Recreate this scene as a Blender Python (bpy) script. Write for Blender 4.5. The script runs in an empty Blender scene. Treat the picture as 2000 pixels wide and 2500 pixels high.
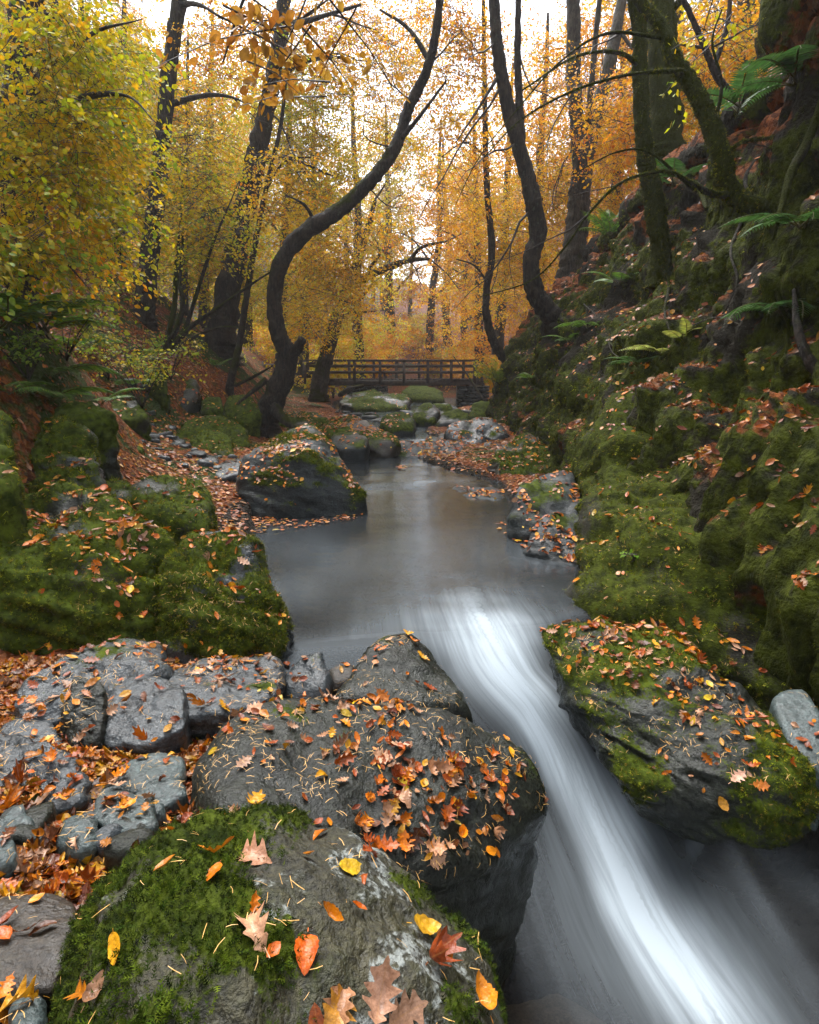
import bpy, bmesh, math, time
import numpy as np
from mathutils import Vector
from mathutils.bvhtree import BVHTree

T0 = time.time()
scene = bpy.context.scene
col = scene.collection
rng = np.random.default_rng(11)

# ------------------------------------------------------------------ camera
H = 1.5                                   # camera height above the pool
FPX = 1400.0 * 1725 / 2000                # focal length in pixels of a 1725 x 2156 picture
PITCH = math.radians(13.3)
cam_data = bpy.data.cameras.new("camera")
cam = bpy.data.objects.new("camera", cam_data)
col.objects.link(cam)
cam_data.sensor_fit = 'VERTICAL'
cam_data.sensor_height = 36.0
cam_data.lens = 1400.0 / 2500 * 36.0
cam_data.clip_start = 0.05
cam_data.clip_end = 600
cam.location = (0, 0, H)
cam.rotation_euler = (math.radians(90) - PITCH, 0, 0)
scene.camera = cam

# ------------------------------------------------------------------ sky, sun, exposure
SUN_EL, SUN_AZ = math.radians(60), math.radians(-22)
world = bpy.data.worlds.new("World")
scene.world = world
world.use_nodes = True
wn, wl = world.node_tree.nodes, world.node_tree.links
wn.clear()
sky = wn.new('ShaderNodeTexSky')
sky.sky_type = 'NISHITA'
sky.sun_disc = False
sky.sun_elevation = SUN_EL
sky.sun_rotation = SUN_AZ
sky.air_density = 1.0
sky.dust_density = 1.5
hs = wn.new('ShaderNodeHueSaturation')
hs.inputs['Saturation'].default_value = 0.22
bg = wn.new('ShaderNodeBackground')
bg.inputs['Strength'].default_value = 0.10
wo = wn.new('ShaderNodeOutputWorld')
wl.new(sky.outputs[0], hs.inputs['Color'])
wl.new(hs.outputs[0], bg.inputs['Color'])
wl.new(bg.outputs[0], wo.inputs['Surface'])

sun_data = bpy.data.lights.new("sun", 'SUN')
sun_data.energy = 1.5
sun_data.angle = math.radians(40)
sun_data.color = (1.0, 0.98, 0.96)
sun = bpy.data.objects.new("sun", sun_data)
col.objects.link(sun)
sd = Vector((math.sin(SUN_AZ) * math.cos(SUN_EL), math.cos(SUN_AZ) * math.cos(SUN_EL), math.sin(SUN_EL)))
sun.rotation_euler = sd.to_track_quat('Z', 'Y').to_euler()

scene.view_settings.view_transform = 'Standard'
scene.view_settings.look = 'None'
scene.view_settings.gamma = 1.0
scene.view_settings.exposure = 2.3
scene.render.engine = 'CYCLES'
cy = scene.cycles
cy.use_denoising = True
cy.max_bounces = 6
cy.diffuse_bounces = 3
cy.glossy_bounces = 2
cy.transmission_bounces = 3
cy.transparent_max_bounces = 6
cy.volume_bounces = 1
cy.use_adaptive_sampling = True
cy.adaptive_threshold = 0.02
cy.caustics_reflective = False
cy.caustics_refractive = False
cy.sample_clamp_indirect = 6.0

# ------------------------------------------------------------------ projection helpers (only to find real places)
cp, sp = math.cos(PITCH), math.sin(PITCH)
def ray(dx, dy):
    u, v = (dx - 862.5) / FPX, (1078.0 - dy) / FPX
    return np.array([u, cp + v * sp, -sp + v * cp])
def P(dx, dy, Y):
    d = ray(dx, dy); t = Y / d[1]
    return np.array([d[0] * t, Y, H + d[2] * t])
def Pz(dx, dy, z):
    d = ray(dx, dy); t = (z - H) / d[2]
    return np.array([d[0] * t, d[1] * t, z])
def depth_of(Pw):
    Pw = np.atleast_2d(Pw)
    return Pw[:, 1] * cp - (Pw[:, 2] - H) * sp
def project(Pw):
    Pw = np.atleast_2d(Pw)
    dz = depth_of(Pw)
    dz = np.where(np.abs(dz) < 1e-4, 1e-4, dz)
    up = Pw[:, 1] * sp + (Pw[:, 2] - H) * cp
    return 862.5 + FPX * Pw[:, 0] / dz, 1078 - FPX * up / dz, dz

# ------------------------------------------------------------------ noise
_perm = np.random.default_rng(5).permutation(512).astype(np.int64)
_perm = np.concatenate([_perm, _perm, _perm])
_g = np.random.default_rng(6).normal(size=(512, 3)); _g /= np.linalg.norm(_g, axis=1)[:, None]
def pnoise(p):
    p = np.asarray(p, dtype=np.float64)
    i = np.floor(p).astype(np.int64); f = p - i
    u = f * f * f * (f * (f * 6 - 15) + 10)
    i &= 511
    def h(a, b, c):
        ix, iy, iz = (i[:, 0] + a) & 511, (i[:, 1] + b) & 511, (i[:, 2] + c) & 511
        g = _g[_perm[_perm[_perm[ix] + iy] + iz] & 511]
        return g[:, 0] * (f[:, 0] - a) + g[:, 1] * (f[:, 1] - b) + g[:, 2] * (f[:, 2] - c)
    x00 = h(0,0,0) * (1-u[:,0]) + h(1,0,0) * u[:,0]
    x10 = h(0,1,0) * (1-u[:,0]) + h(1,1,0) * u[:,0]
    x01 = h(0,0,1) * (1-u[:,0]) + h(1,0,1) * u[:,0]
    x11 = h(0,1,1) * (1-u[:,0]) + h(1,1,1) * u[:,0]
    return ((x00 * (1-u[:,1]) + x10 * u[:,1]) * (1-u[:,2]) + (x01 * (1-u[:,1]) + x11 * u[:,1]) * u[:,2]) * 1.6
def fbm(p, o=4, gain=.5):
    p = np.asarray(p, dtype=np.float64); s = 0; a = 1
    for k in range(o):
        s = s + a * pnoise(p * (2.03 ** k) + 17.3 * k); a *= gain
    return s
def ridged(p, o=3):
    p = np.asarray(p, dtype=np.float64); s = 0; a = 1
    for k in range(o):
        s = s + a * (1 - 2 * np.abs(pnoise(p * (2.07 ** k) + 9.1 * k))); a *= .5
    return s
def sstep(a, b, x):
    t = np.clip((x - a) / (b - a), 0, 1); return t * t * (3 - 2 * t)
def nrm(v):
    return v / np.maximum(np.linalg.norm(v, axis=-1, keepdims=True), 1e-9)

# ------------------------------------------------------------------ mesh helpers
def make_mesh(name, V, F, mats, smooth=True, attrs=None, uv=None):
    """V (n,3); F an (m,k) array or a list of such arrays; attrs {name: (n,) or (n,3)}"""
    Fl = F if isinstance(F, list) else [F]
    me = bpy.data.meshes.new(name)
    V = np.asarray(V, dtype=np.float32)
    me.vertices.add(len(V)); me.vertices.foreach_set("co", V.ravel())
    starts, idx, off = [], [], 0
    for f in Fl:
        f = np.asarray(f, dtype=np.int32)
        if len(f) == 0: continue
        idx.append(f.ravel()); k = f.shape[1]
        starts.append(off + np.arange(len(f), dtype=np.int32) * k); off += f.size
    idx = np.concatenate(idx); starts = np.concatenate(starts)
    me.loops.add(len(idx)); me.loops.foreach_set("vertex_index", idx)
    me.polygons.add(len(starts)); me.polygons.foreach_set("loop_start", starts)
    if smooth: me.polygons.foreach_set("use_smooth", np.ones(len(starts), dtype=bool))
    me.update(calc_edges=True)
    for k, a in (attrs or {}).items():
        a = np.asarray(a, dtype=np.float32)
        if a.ndim == 1:
            at = me.attributes.new(k, 'FLOAT', 'POINT'); at.data.foreach_set("value", a)
        else:
            at = me.attributes.new(k, 'FLOAT_COLOR', 'POINT')
            at.data.foreach_set("color", np.concatenate([a, np.ones((len(a), 1), np.float32)], 1).ravel())
    for m in (mats if isinstance(mats, (list, tuple)) else [mats]): me.materials.append(m)
    return me
def tag(o, label=None, cat=None, group=None, kind=None):
    if label: o["label"] = label
    if cat: o["category"] = cat
    if group: o["group"] = group
    if kind: o["kind"] = kind
    return o
def link(name, me, parent=None, loc=None):
    o = bpy.data.objects.new(name, me); col.objects.link(o)
    if loc is not None: o.location = tuple(float(c) for c in loc)
    if parent is not None: o.parent = parent
    return o
def empty(name, loc):
    o = bpy.data.objects.new(name, None); col.objects.link(o)
    o.location = tuple(float(c) for c in loc); o.empty_display_size = .1
    return o
def vnormals(V, T):
    n = np.zeros_like(V)
    fn = np.cross(V[T[:, 1]] - V[T[:, 0]], V[T[:, 2]] - V[T[:, 0]])
    for k in range(3): np.add.at(n, T[:, k], fn)
    return nrm(n)
def tris_of(F):
    F = np.asarray(F)
    return F if F.shape[1] == 3 else np.concatenate([F[:, [0, 1, 2]], F[:, [0, 2, 3]]])
_ico = {}
def ico(sub):
    if sub not in _ico:
        bm = bmesh.new(); bmesh.ops.create_icosphere(bm, subdivisions=sub, radius=1)
        V = np.array([v.co[:] for v in bm.verts]); F = np.array([[v.index for v in f.verts] for f in bm.faces]); bm.free()
        _ico[sub] = (nrm(V), F)
    return _ico[sub]
def catmull(pts, n):
    p = np.asarray(pts, float); p = np.concatenate([[2 * p[0] - p[1]], p, [2 * p[-1] - p[-2]]])
    out = []
    for i in range(1, len(p) - 2):
        t = np.linspace(0, 1, n, endpoint=False)[:, None]
        a, b, c, d = p[i-1], p[i], p[i+1], p[i+2]
        out.append(.5 * ((2*b) + (-a + c) * t + (2*a - 5*b + 4*c - d) * t**2 + (-a + 3*b - 3*c + d) * t**3))
    out.append(p[-2][None]); return np.concatenate(out)
def tube(path, rad, seg=10, cap=True):
    path = np.asarray(path, float); rad = np.asarray(rad, float); n = len(path)
    tg = nrm(np.gradient(path, axis=0))
    up = np.array([0.31, .87, .38]); a = nrm(np.cross(tg, up)); 
    for i in range(1, n):                                   # parallel transport
        v = a[i-1] - tg[i] * (a[i-1] @ tg[i]); a[i] = v / max(np.linalg.norm(v), 1e-9)
    b = np.cross(tg, a)
    th = np.linspace(0, 2 * np.pi, seg, endpoint=False)
    V = path[:, None] + rad[:, None, None] * (np.cos(th)[None, :, None] * a[:, None] + np.sin(th)[None, :, None] * b[:, None])
    V = V.reshape(-1, 3)
    i, j = np.meshgrid(np.arange(n - 1), np.arange(seg), indexing='ij'); j2 = (j + 1) % seg
    F = np.stack([i * seg + j, i * seg + j2, (i + 1) * seg + j2, (i + 1) * seg + j], -1).reshape(-1, 4)
    if cap:
        V = np.concatenate([V, path[-1:] + tg[-1:] * rad[-1] * .4, path[:1]])
        c = n * seg; k = np.arange(seg); k2 = (k + 1) % seg; e = (n - 1) * seg
        T = np.concatenate([np.stack([e + k, e + k2, np.full(seg, c), np.full(seg, c)], -1), np.stack([k2, k, np.full(seg, c+1), np.full(seg, c+1)], -1)])[:, :3]
        return V, F, T
    return V, F, np.zeros((0, 3), int)
def many_tubes(A, B, ra, rb, seg=3):
    """straight tapered twigs A->B"""
    A, B = np.asarray(A), np.asarray(B); n = len(A)
    t = nrm(B - A); a = nrm(np.cross(t, np.array([.3, .5, .81]))); b = np.cross(t, a)
    th = np.linspace(0, 2 * np.pi, seg, endpoint=False)
    ring = np.cos(th)[None, :, None] * a[:, None] + np.sin(th)[None, :, None] * b[:, None]
    ra = np.broadcast_to(np.asarray(ra, float), (n,)); rb = np.broadcast_to(np.asarray(rb, float), (n,))
    V = np.concatenate([A[:, None] + ring * ra[:, None, None], B[:, None] + ring * rb[:, None, None]], 1).reshape(-1, 3)
    k = np.arange(seg); k2 = (k + 1) % seg
    f = np.stack([k, k2, k2 + seg, k + seg], -1)
    F = (np.arange(n)[:, None, None] * 2 * seg + f[None]).reshape(-1, 4)
    return V, F
def box_verts(c, s):
    c, s = np.array(c), np.array(s) / 2
    V = np.array([[x, y, z] for x in (-1, 1) for y in (-1, 1) for z in (-1, 1)]) * s + c
    F = np.array([[0,1,3,2],[4,6,7,5],[0,4,5,1],[2,3,7,6],[0,2,6,4],[1,5,7,3]])
    return V, F

# ------------------------------------------------------------------ materials
class G:
    def __init__(s, name):
        s.m = bpy.data.materials.new(name); s.m.use_nodes = True
        s.t = s.m.node_tree; s.t.nodes.clear()
        s.out = s.t.nodes.new('ShaderNodeOutputMaterial')
    def n(s, typ, props=None, **inp):
        nd = s.t.nodes.new(typ)
        for k, v in (props or {}).items(): setattr(nd, k, v)
        for k, v in inp.items():
            key = k.replace('_', ' ')
            sock = nd.inputs[int(k[1:])] if (k[0] == 'i' and k[1:].isdigit()) else nd.inputs[key]
            if hasattr(v, 'is_output') or isinstance(v, bpy.types.NodeSocket): s.t.links.new(v, sock)
            else: sock.default_value = v
        return nd
    def noise(s, vec, scale, detail=4, rough=.55, dist=0.0):
        return s.n('ShaderNodeTexNoise', None, Vector=vec, Scale=scale, Detail=detail, Roughness=rough, Distortion=dist).outputs['Fac']
    def ramp(s, fac, stops, interp='LINEAR'):
        r = s.n('ShaderNodeValToRGB', None, Fac=fac); e = r.color_ramp; e.interpolation = interp
        while len(e.elements) < len(stops): e.elements.new(.5)
        for el, (p, c) in zip(e.elements, stops):
            el.position = p; el.color = (*c, 1) if not np.isscalar(c) else (c, c, c, 1)
        return r.outputs['Color']
    def mix(s, fac, a, b, blend='MIX'):
        nd = s.n('ShaderNodeMix', {'data_type': 'RGBA', 'blend_type': blend})
        for sock, v in ((nd.inputs['Factor'], fac), (nd.inputs[6], a), (nd.inputs[7], b)):
            if isinstance(v, bpy.types.NodeSocket): s.t.links.new(v, sock)
            else: sock.default_value = (*v, 1) if isinstance(v, tuple) and len(v) == 3 else v
        return nd.outputs[2]
    def math(s, op, a, b=0.0, c=0.0, clamp=False):
        nd = s.n('ShaderNodeMath', {'operation': op, 'use_clamp': clamp})
        for i, v in enumerate((a, b, c)):
            if isinstance(v, bpy.types.NodeSocket): s.t.links.new(v, nd.inputs[i])
            else: nd.inputs[i].default_value = v
        return nd.outputs[0]
    def mapr(s, v, a, b, c=0.0, d=1.0, smooth=True):
        return s.n('ShaderNodeMapRange', {'interpolation_type': 'SMOOTHSTEP' if smooth else 'LINEAR'}, i0=v, i1=a, i2=b, i3=c, i4=d).outputs[0]
    def vmul(s, v, k):
        return s.n('ShaderNodeVectorMath', {'operation': 'MULTIPLY'}, i0=v, i1=k).outputs[0]
    def attr(s, name, out='Fac'):
        return s.n('ShaderNodeAttribute', {'attribute_name': name}).outputs[out]
    def pos(s):
        return s.n('ShaderNodeNewGeometry').outputs['Position']
    def bump(s, h, strength, dist, normal=None):
        nd = s.n('ShaderNodeBump', None, Height=h, Strength=strength, Distance=dist)
        if normal is not None: s.t.links.new(normal, nd.inputs['Normal'])
        return nd.outputs[0]
    def done(s, shader):
        s.t.links.new(shader, s.out.inputs['Surface']); return s.m

def rock_material(name, dark, light, tint, rough=(.28, .6), strata=1.0, lichen=0.0, bump=.6, spec=.42, mosscol=((.010, .016, .002), (.060, .080, .007))):
    g = G(name); p = g.pos()
    n1 = g.noise(p, 2.3, 5, .6); n2 = g.noise(p, 14, 5, .65); n3 = g.noise(p, 90, 3, .6)
    st = g.noise(g.vmul(p, (9, 9, 46)), 1.0, 4, .6, .6)
    c = g.mix(g.mapr(n1, .3, .7), dark, light)
    c = g.mix(g.mapr(n2, .42, .68, 0, .6), c, tint)
    c = g.mix(g.mapr(st, .35, .75, 0, .35 * strata), c, tuple(min(1, 1.6 * k) for k in light))
    c = g.mix(g.mapr(n3, .30, .62, .75, 0), c, tuple(k * .22 for k in dark))
    n4 = g.noise(p, 38, 6, .7, .3)
    c = g.mix(g.mapr(n4, .52, .70, 0, .55), c, tuple(min(1, k * 1.9) for k in light))
    c = g.mix(g.mapr(g.noise(p, 1.1, 6, .7, .8), .52, .66, 0, .45), c, tuple(k * .45 for k in dark))
    if lichen > 0:
        l = g.math('MULTIPLY', g.mapr(g.noise(p, 7, 6, .7, .4), .54, .60), g.mapr(n3, .4, .55))
        c = g.mix(g.math('MULTIPLY', l, lichen), c, (.20, .215, .20))
    ms = g.attr('moss')
    mf = g.mapr(g.math('ADD', ms, g.math('MULTIPLY', g.math('SUBTRACT', n3, .5), .7)), .38, .58)
    mc = g.mix(g.mapr(n2, .3, .7), mosscol[0], mosscol[1])
    c = g.mix(mf, c, mc)
    r = g.mapr(g.noise(p, 5, 4, .6), .3, .7, rough[0], rough[1])
    r = g.mix(mf, r, (.9, .9, .9))
    h = g.math('ADD', g.math('MULTIPLY', n2, .5), g.math('ADD', g.math('ADD', g.math('MULTIPLY', n4, .28), g.math('MULTIPLY', n3, .16)), g.math('MULTIPLY', st, .3 * strata)))
    b = g.bump(h, bump, .04)
    bs = g.n('ShaderNodeBsdfPrincipled', None, Base_Color=c, Roughness=r, Normal=b)
    g.t.links.new(g.mapr(mf, 0, 1, spec, .08), bs.inputs['Specular IOR Level'])
    return g.done(bs.outputs[0])

M = {}
M['slate'] = rock_material('wet_slate', (.013, .016, .018), (.050, .060, .065), (.025, .028, .027), (.16, .45))
M['slate_dark'] = rock_material('dark_wet_slate', (.010, .012, .012), (.034, .040, .041), (.020, .022, .019), (.3, .6), spec=.22)
M['slate_green'] = rock_material('wet_green_slate', (.024, .036, .036), (.062, .084, .082), (.040, .049, .044), (.25, .5), .4)
M['slab'] = rock_material('dark_wet_slab', (.007, .008, .006), (.022, .025, .018), (.013, .0135, .008), (.2, .5), .5, spec=.24)
M['brown_rock'] = rock_material('brown_wet_rock', (.018, .013, .009), (.042, .033, .024), (.030, .024, .013), (.3, .6), .6)
M['near_rock'] = rock_material('lichened_near_rock', (.018, .016, .007), (.048, .043, .020), (.028, .034, .008), (.35, .7), .7, 1.0, 1.0)
M['pale_rock'] = rock_material('pale_boulder_rock', (.06, .065, .06), (.15, .155, .145), (.09, .10, .07), (.4, .7), .6, .3)
M['bank_rock'] = rock_material('mossy_bank_rock', (.012, .011, .008), (.040, .037, .026), (.028, .024, .012), (.5, .8), .8, 0, .9, .2, ((.010, .013, .002), (.050, .062, .005)))

def ground_material():
    g = G('leaf_littered_ground'); p = g.pos()
    v = g.n('ShaderNodeTexVoronoi', {'feature': 'F1'}, Vector=g.n('ShaderNodeVectorMath', {'operation': 'ADD'}, i0=p, i1=g.vmul(g.n('ShaderNodeTexNoise', None, Vector=p, Scale=9.0).outputs['Color'], (.12, .12, .12))).outputs[0], Scale=24.0)
    rnd = g.n('ShaderNodeSeparateColor', None, Color=v.outputs['Color']).outputs[0]
    lc = g.ramp(rnd, [(0, (.03, .010, .005)), (.3, (.11, .028, .008)), (.55, (.20, .055, .012)), (.8, (.13, .055, .025)), (1, (.28, .09, .015))])
    big = g.noise(p, .9, 5, .6)
    soil = g.mix(g.noise(p, 6, 5), (.008, .006, .004), (.026, .019, .011))
    litter = g.attr('litter'); ms = g.attr('moss')
    c = g.mix(g.mapr(g.math('ADD', litter, g.math('SUBTRACT', big, .5)), .25, .6), soil, lc)
    mf = g.mapr(g.math('ADD', ms, g.math('MULTIPLY', g.math('SUBTRACT', g.noise(p, 3, 6, .65), .5), 1.4)), .45, .65)
    mc = g.mix(g.noise(p, 12, 5), (.010, .020, .003), (.045, .070, .008))
    c = g.mix(mf, c, mc)
    h = g.math('ADD', g.math('MULTIPLY', v.outputs['Distance'], 1.2), g.noise(p, 20, 5))
    bs = g.n('ShaderNodeBsdfPrincipled', None, Base_Color=c, Roughness=.8, Normal=g.bump(h, .9, .05))
    bs.inputs['Specular IOR Level'].default_value = .15
    return g.done(bs.outputs[0])
M['ground'] = ground_material()

def leaf_material(name, fallen=True, obj=False, rough=.35, transl=.35, spec=.25):
    g = G(name); p = g.pos()
    c = g.n('ShaderNodeObjectInfo').outputs['Color'] if obj else g.attr('col', 'Color')
    n = g.noise(p, 60 if fallen else 25, 4, .6)
    c = g.mix(1.0, c, g.ramp(n, [(.3, (.55, .5, .45)), (.62, (1.12, 1.1, 1.05))]), 'MULTIPLY')
    bs = g.n('ShaderNodeBsdfPrincipled', None, Base_Color=c, Roughness=rough)
    bs.inputs['Specular IOR Level'].default_value = spec
    if fallen:
        bs.inputs['Coat Weight'].default_value = .12; bs.inputs['Coat Roughness'].default_value = .22
        t = g.attr('u'); w = g.mapr(g.math('ABSOLUTE', t), 0.0, .07, .35, 0)
        c2 = g.mix(w, c, (.32, .16, .05)); g.t.links.new(c2, bs.inputs['Base Color'])
        g.t.links.new(g.bump(g.math('ADD', g.math('MULTIPLY', g.noise(p, 120, 2), .4), g.math('MULTIPLY', n, .6)), .5, .01), bs.inputs['Normal'])
    tr = g.n('ShaderNodeBsdfTranslucent', None, Color=c)
    return g.done(g.n('ShaderNodeMixShader', None, i0=transl, i1=bs.outputs[0], i2=tr.outputs[0]).outputs[0])
M['fallen'] = leaf_material('fallen_leaf', True, False, .35, .12)
M['fallen_obj'] = leaf_material('fallen_leaf_single', True, True, .35, .12)
M['leaf'] = leaf_material('tree_leaf', False, False, .5, .5, .2)
M['fern'] = leaf_material('fern_leaf', False, False, .4, .3)
M['moss'] = leaf_material('moss_frond', False, False, .75, .3, .08)
def simple(name, c, rough=.6, var=.4, sc=20):
    g = G(name); p = g.pos(); n = g.noise(p, sc, 4)
    cc = g.mix(g.mapr(n, .3, .7), tuple(k * (1 - var) for k in c), tuple(min(1, k * (1 + var)) for k in c))
    return g.done(g.n('ShaderNodeBsdfPrincipled', None, Base_Color=cc, Roughness=rough, Normal=g.bump(n, .5, .01)).outputs[0])
M["needle"] = simple("larch_needle", (.60, .34, .10), .5, .35, 40)
M['twig'] = simple('dark_twig', (.030, .022, .015), .7)
def bark_material(name, c1, c2, mosscol=((.010, .014, .002), (.055, .062, .006))):
    g = G(name); p = g.pos()
    n = g.noise(g.vmul(p, (26, 26, 5)), 1.0, 6, .7, .8); n2 = g.noise(p, 5, 4); n3 = g.noise(p, 60, 3)
    c = g.mix(g.mapr(n, .38, .64), c1, c2)
    c = g.mix(g.mapr(g.noise(p, 2.6, 5, .65), .5, .66, 0, .55), c, tuple(min(1, k * 1.7) for k in c2))
    c = g.mix(g.mapr(g.noise(p, 9, 5, .7), .56, .64, 0, .5), c, (.07, .075, .055))
    mf = g.mapr(g.math('ADD', g.attr('moss'), g.math('SUBTRACT', n2, .5)), .35, .7)
    c = g.mix(mf, c, g.mix(n3, mosscol[0], mosscol[1]))
    h = g.math('ADD', n, g.math('MULTIPLY', n3, .3))
    bs = g.n('ShaderNodeBsdfPrincipled', None, Base_Color=c, Roughness=.75, Normal=g.bump(h, 1.0, .07)); g.t.links.new(g.mapr(mf, 0, 1, .22, .05), bs.inputs['Specular IOR Level'])
    return g.done(bs.outputs[0])
M['bark'] = bark_material('dark_wet_bark', (.007, .0055, .004), (.040, .029, .020))
M['bark_grey'] = bark_material('grey_beech_bark', (.018, .015, .011), (.066, .056, .040))
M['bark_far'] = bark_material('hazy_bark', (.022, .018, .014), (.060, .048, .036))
M['wood'] = simple('weathered_bridge_timber', (.050, .036, .027), .7, .4, 9)
M['wood_red'] = simple('broken_wood', (.07, .032, .016), .7, .5, 14)
def water_material():
    g = G('stream_water'); p = g.pos()
    uvn = g.n('ShaderNodeUVMap', {'uv_map': 'flow'}).outputs[0]
    foam = g.attr('foam'); murk = g.attr('murk')
    s1 = g.noise(g.vmul(uvn, (.8, 15, 1)), 1.0, 4, .5, .1)
    s2 = g.noise(g.vmul(uvn, (2.2, 52, 1)), 1.0, 3, .55, .1)
    s = g.math('ADD', g.math('MULTIPLY', s1, .68), g.math('MULTIPLY', s2, .32))
    f = g.math('MULTIPLY', foam, g.mapr(s, .25, .68, .50, 1.22))
    f = g.math('MINIMUM', f, .97)
    bump = g.bump(g.math('ADD', g.noise(g.vmul(p, (3, 6, 3)), 1.0, 3), g.math('MULTIPLY', s1, .15)), .10, .04)
    gl = g.n('ShaderNodeBsdfGlossy', None, Color=(.78, .90, 1.0, 1), Roughness=g.mapr(g.attr('run'), 0, 1, .15, .5), Normal=bump)
    tr = g.n('ShaderNodeBsdfTransparent', None, Color=(.50, .40, .29, 1))
    df = g.n('ShaderNodeBsdfDiffuse', None, Color=g.mix(g.attr('run'), (.026, .028, .029), (.010, .0075, .005)))
    under = g.n('ShaderNodeMixShader', None, i0=murk, i1=tr.outputs[0], i2=df.outputs[0])
    fr = g.math('MULTIPLY', g.n('ShaderNodeFresnel', None, IOR=1.34, Normal=bump).outputs[0], g.mapr(g.attr('run'), 0, 1, 1.0, .45))
    wat = g.n('ShaderNodeMixShader', None, i0=fr, i1=under.outputs[0], i2=gl.outputs[0])
    fd = g.n('ShaderNodeBsdfDiffuse', None, Color=(.48, .55, .60, 1))
    ft = g.n('ShaderNodeBsdfTranslucent', None, Color=(.48, .55, .60, 1))
    fo = g.n('ShaderNodeMixShader', None, i0=.35, i1=fd.outputs[0], i2=ft.outputs[0])
    return g.done(g.n('ShaderNodeMixShader', None, i0=f, i1=wat.outputs[0], i2=fo.outputs[0]).outputs[0])
M['water'] = water_material()

# ------------------------------------------------------------------ the shape of the valley
def interp(Y, tab):
    tab = np.array(tab, float); return np.interp(Y, tab[:, 0], tab[:, 1])
XC = [(-3, 1.3), (0, 1.3), (2, 1.15), (3, .35), (4, .12), (6, -.25), (8, .2), (10, -.55), (13, -.4), (16, -.6), (19, -1.1), (25, -.4), (35, 1), (60, 3)]
HW = [(-3, .9), (0, .9), (2, .85), (3, 1.25), (4, 1.3), (6, 1.55), (8, 1.0), (10, .85), (13, 1.0), (16, 1.0), (19, 1.0), (25, 3.0), (35, 4), (60, 4)]
ZW = [(-5, 0), (7.6, 0), (8.1, .045), (11.8, .06), (12.6, .16), (19, .19), (25, .25), (60, .6)]
TOE = [(-3, -1.9), (1, -1.8), (3, -2.1), (5, -2.5), (7, -2.9), (9.5, -4.2), (12, -3.4), (15, -2.9), (20, -4.2), (28, -5.5), (60, -9)]
FLOW = np.array([Pz(*q) for q in [(940, 1130, 0), (985, 1240, 0), (1030, 1330, -.005), (1075, 1405, -.06), (1140, 1480, -.18), (1195, 1575, -.34), (1245, 1690, -.48), (1315, 1830, -.57), (1375, 1950, -.60), (1460, 2080, -.60), (1580, 2260, -.60)]])
_fp = catmull(FLOW, 9); _fs = np.concatenate([[0], np.cumsum(np.linalg.norm(np.diff(_fp[:, :2], axis=0), axis=1))])
_ft = nrm(np.gradient(_fp[:, :2], axis=0)); _s0 = _fs[::9]
def flow_coord(x, y):
    """along-flow distance, signed distance across, level: blended smoothly from the points of the flow line"""
    W = np.zeros_like(x); S = np.zeros_like(x); Z = np.zeros_like(x); A = np.zeros_like(x); best = np.full(x.shape, 1e9)
    for k in range(len(_fp)):
        dx, dy = x - _fp[k, 0], y - _fp[k, 1]; d2 = dx * dx + dy * dy
        w = 1 / (d2 + .004) ** 3
        al = dx * _ft[k, 0] + dy * _ft[k, 1]
        W += w; S += w * (_fs[k] + al * .6); Z += w * _fp[k, 2]; A -= w * (dx * _ft[k, 1] - dy * _ft[k, 0])
        best = np.minimum(best, d2)
    return S / W, np.sign(A) * np.sqrt(best), np.minimum(Z / W, 0)
def water_z(x, y):
    z = interp(y, ZW)
    near = y < 4.2
    if near.any():
        S, Dd, Z = flow_coord(x[near], y[near]); zz = z[near]
        z = z.copy(); z[near] = np.where(y[near] < 3.9, Z, zz + Z * sstep(4.2, 3.9, y[near]))
    return z
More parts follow.
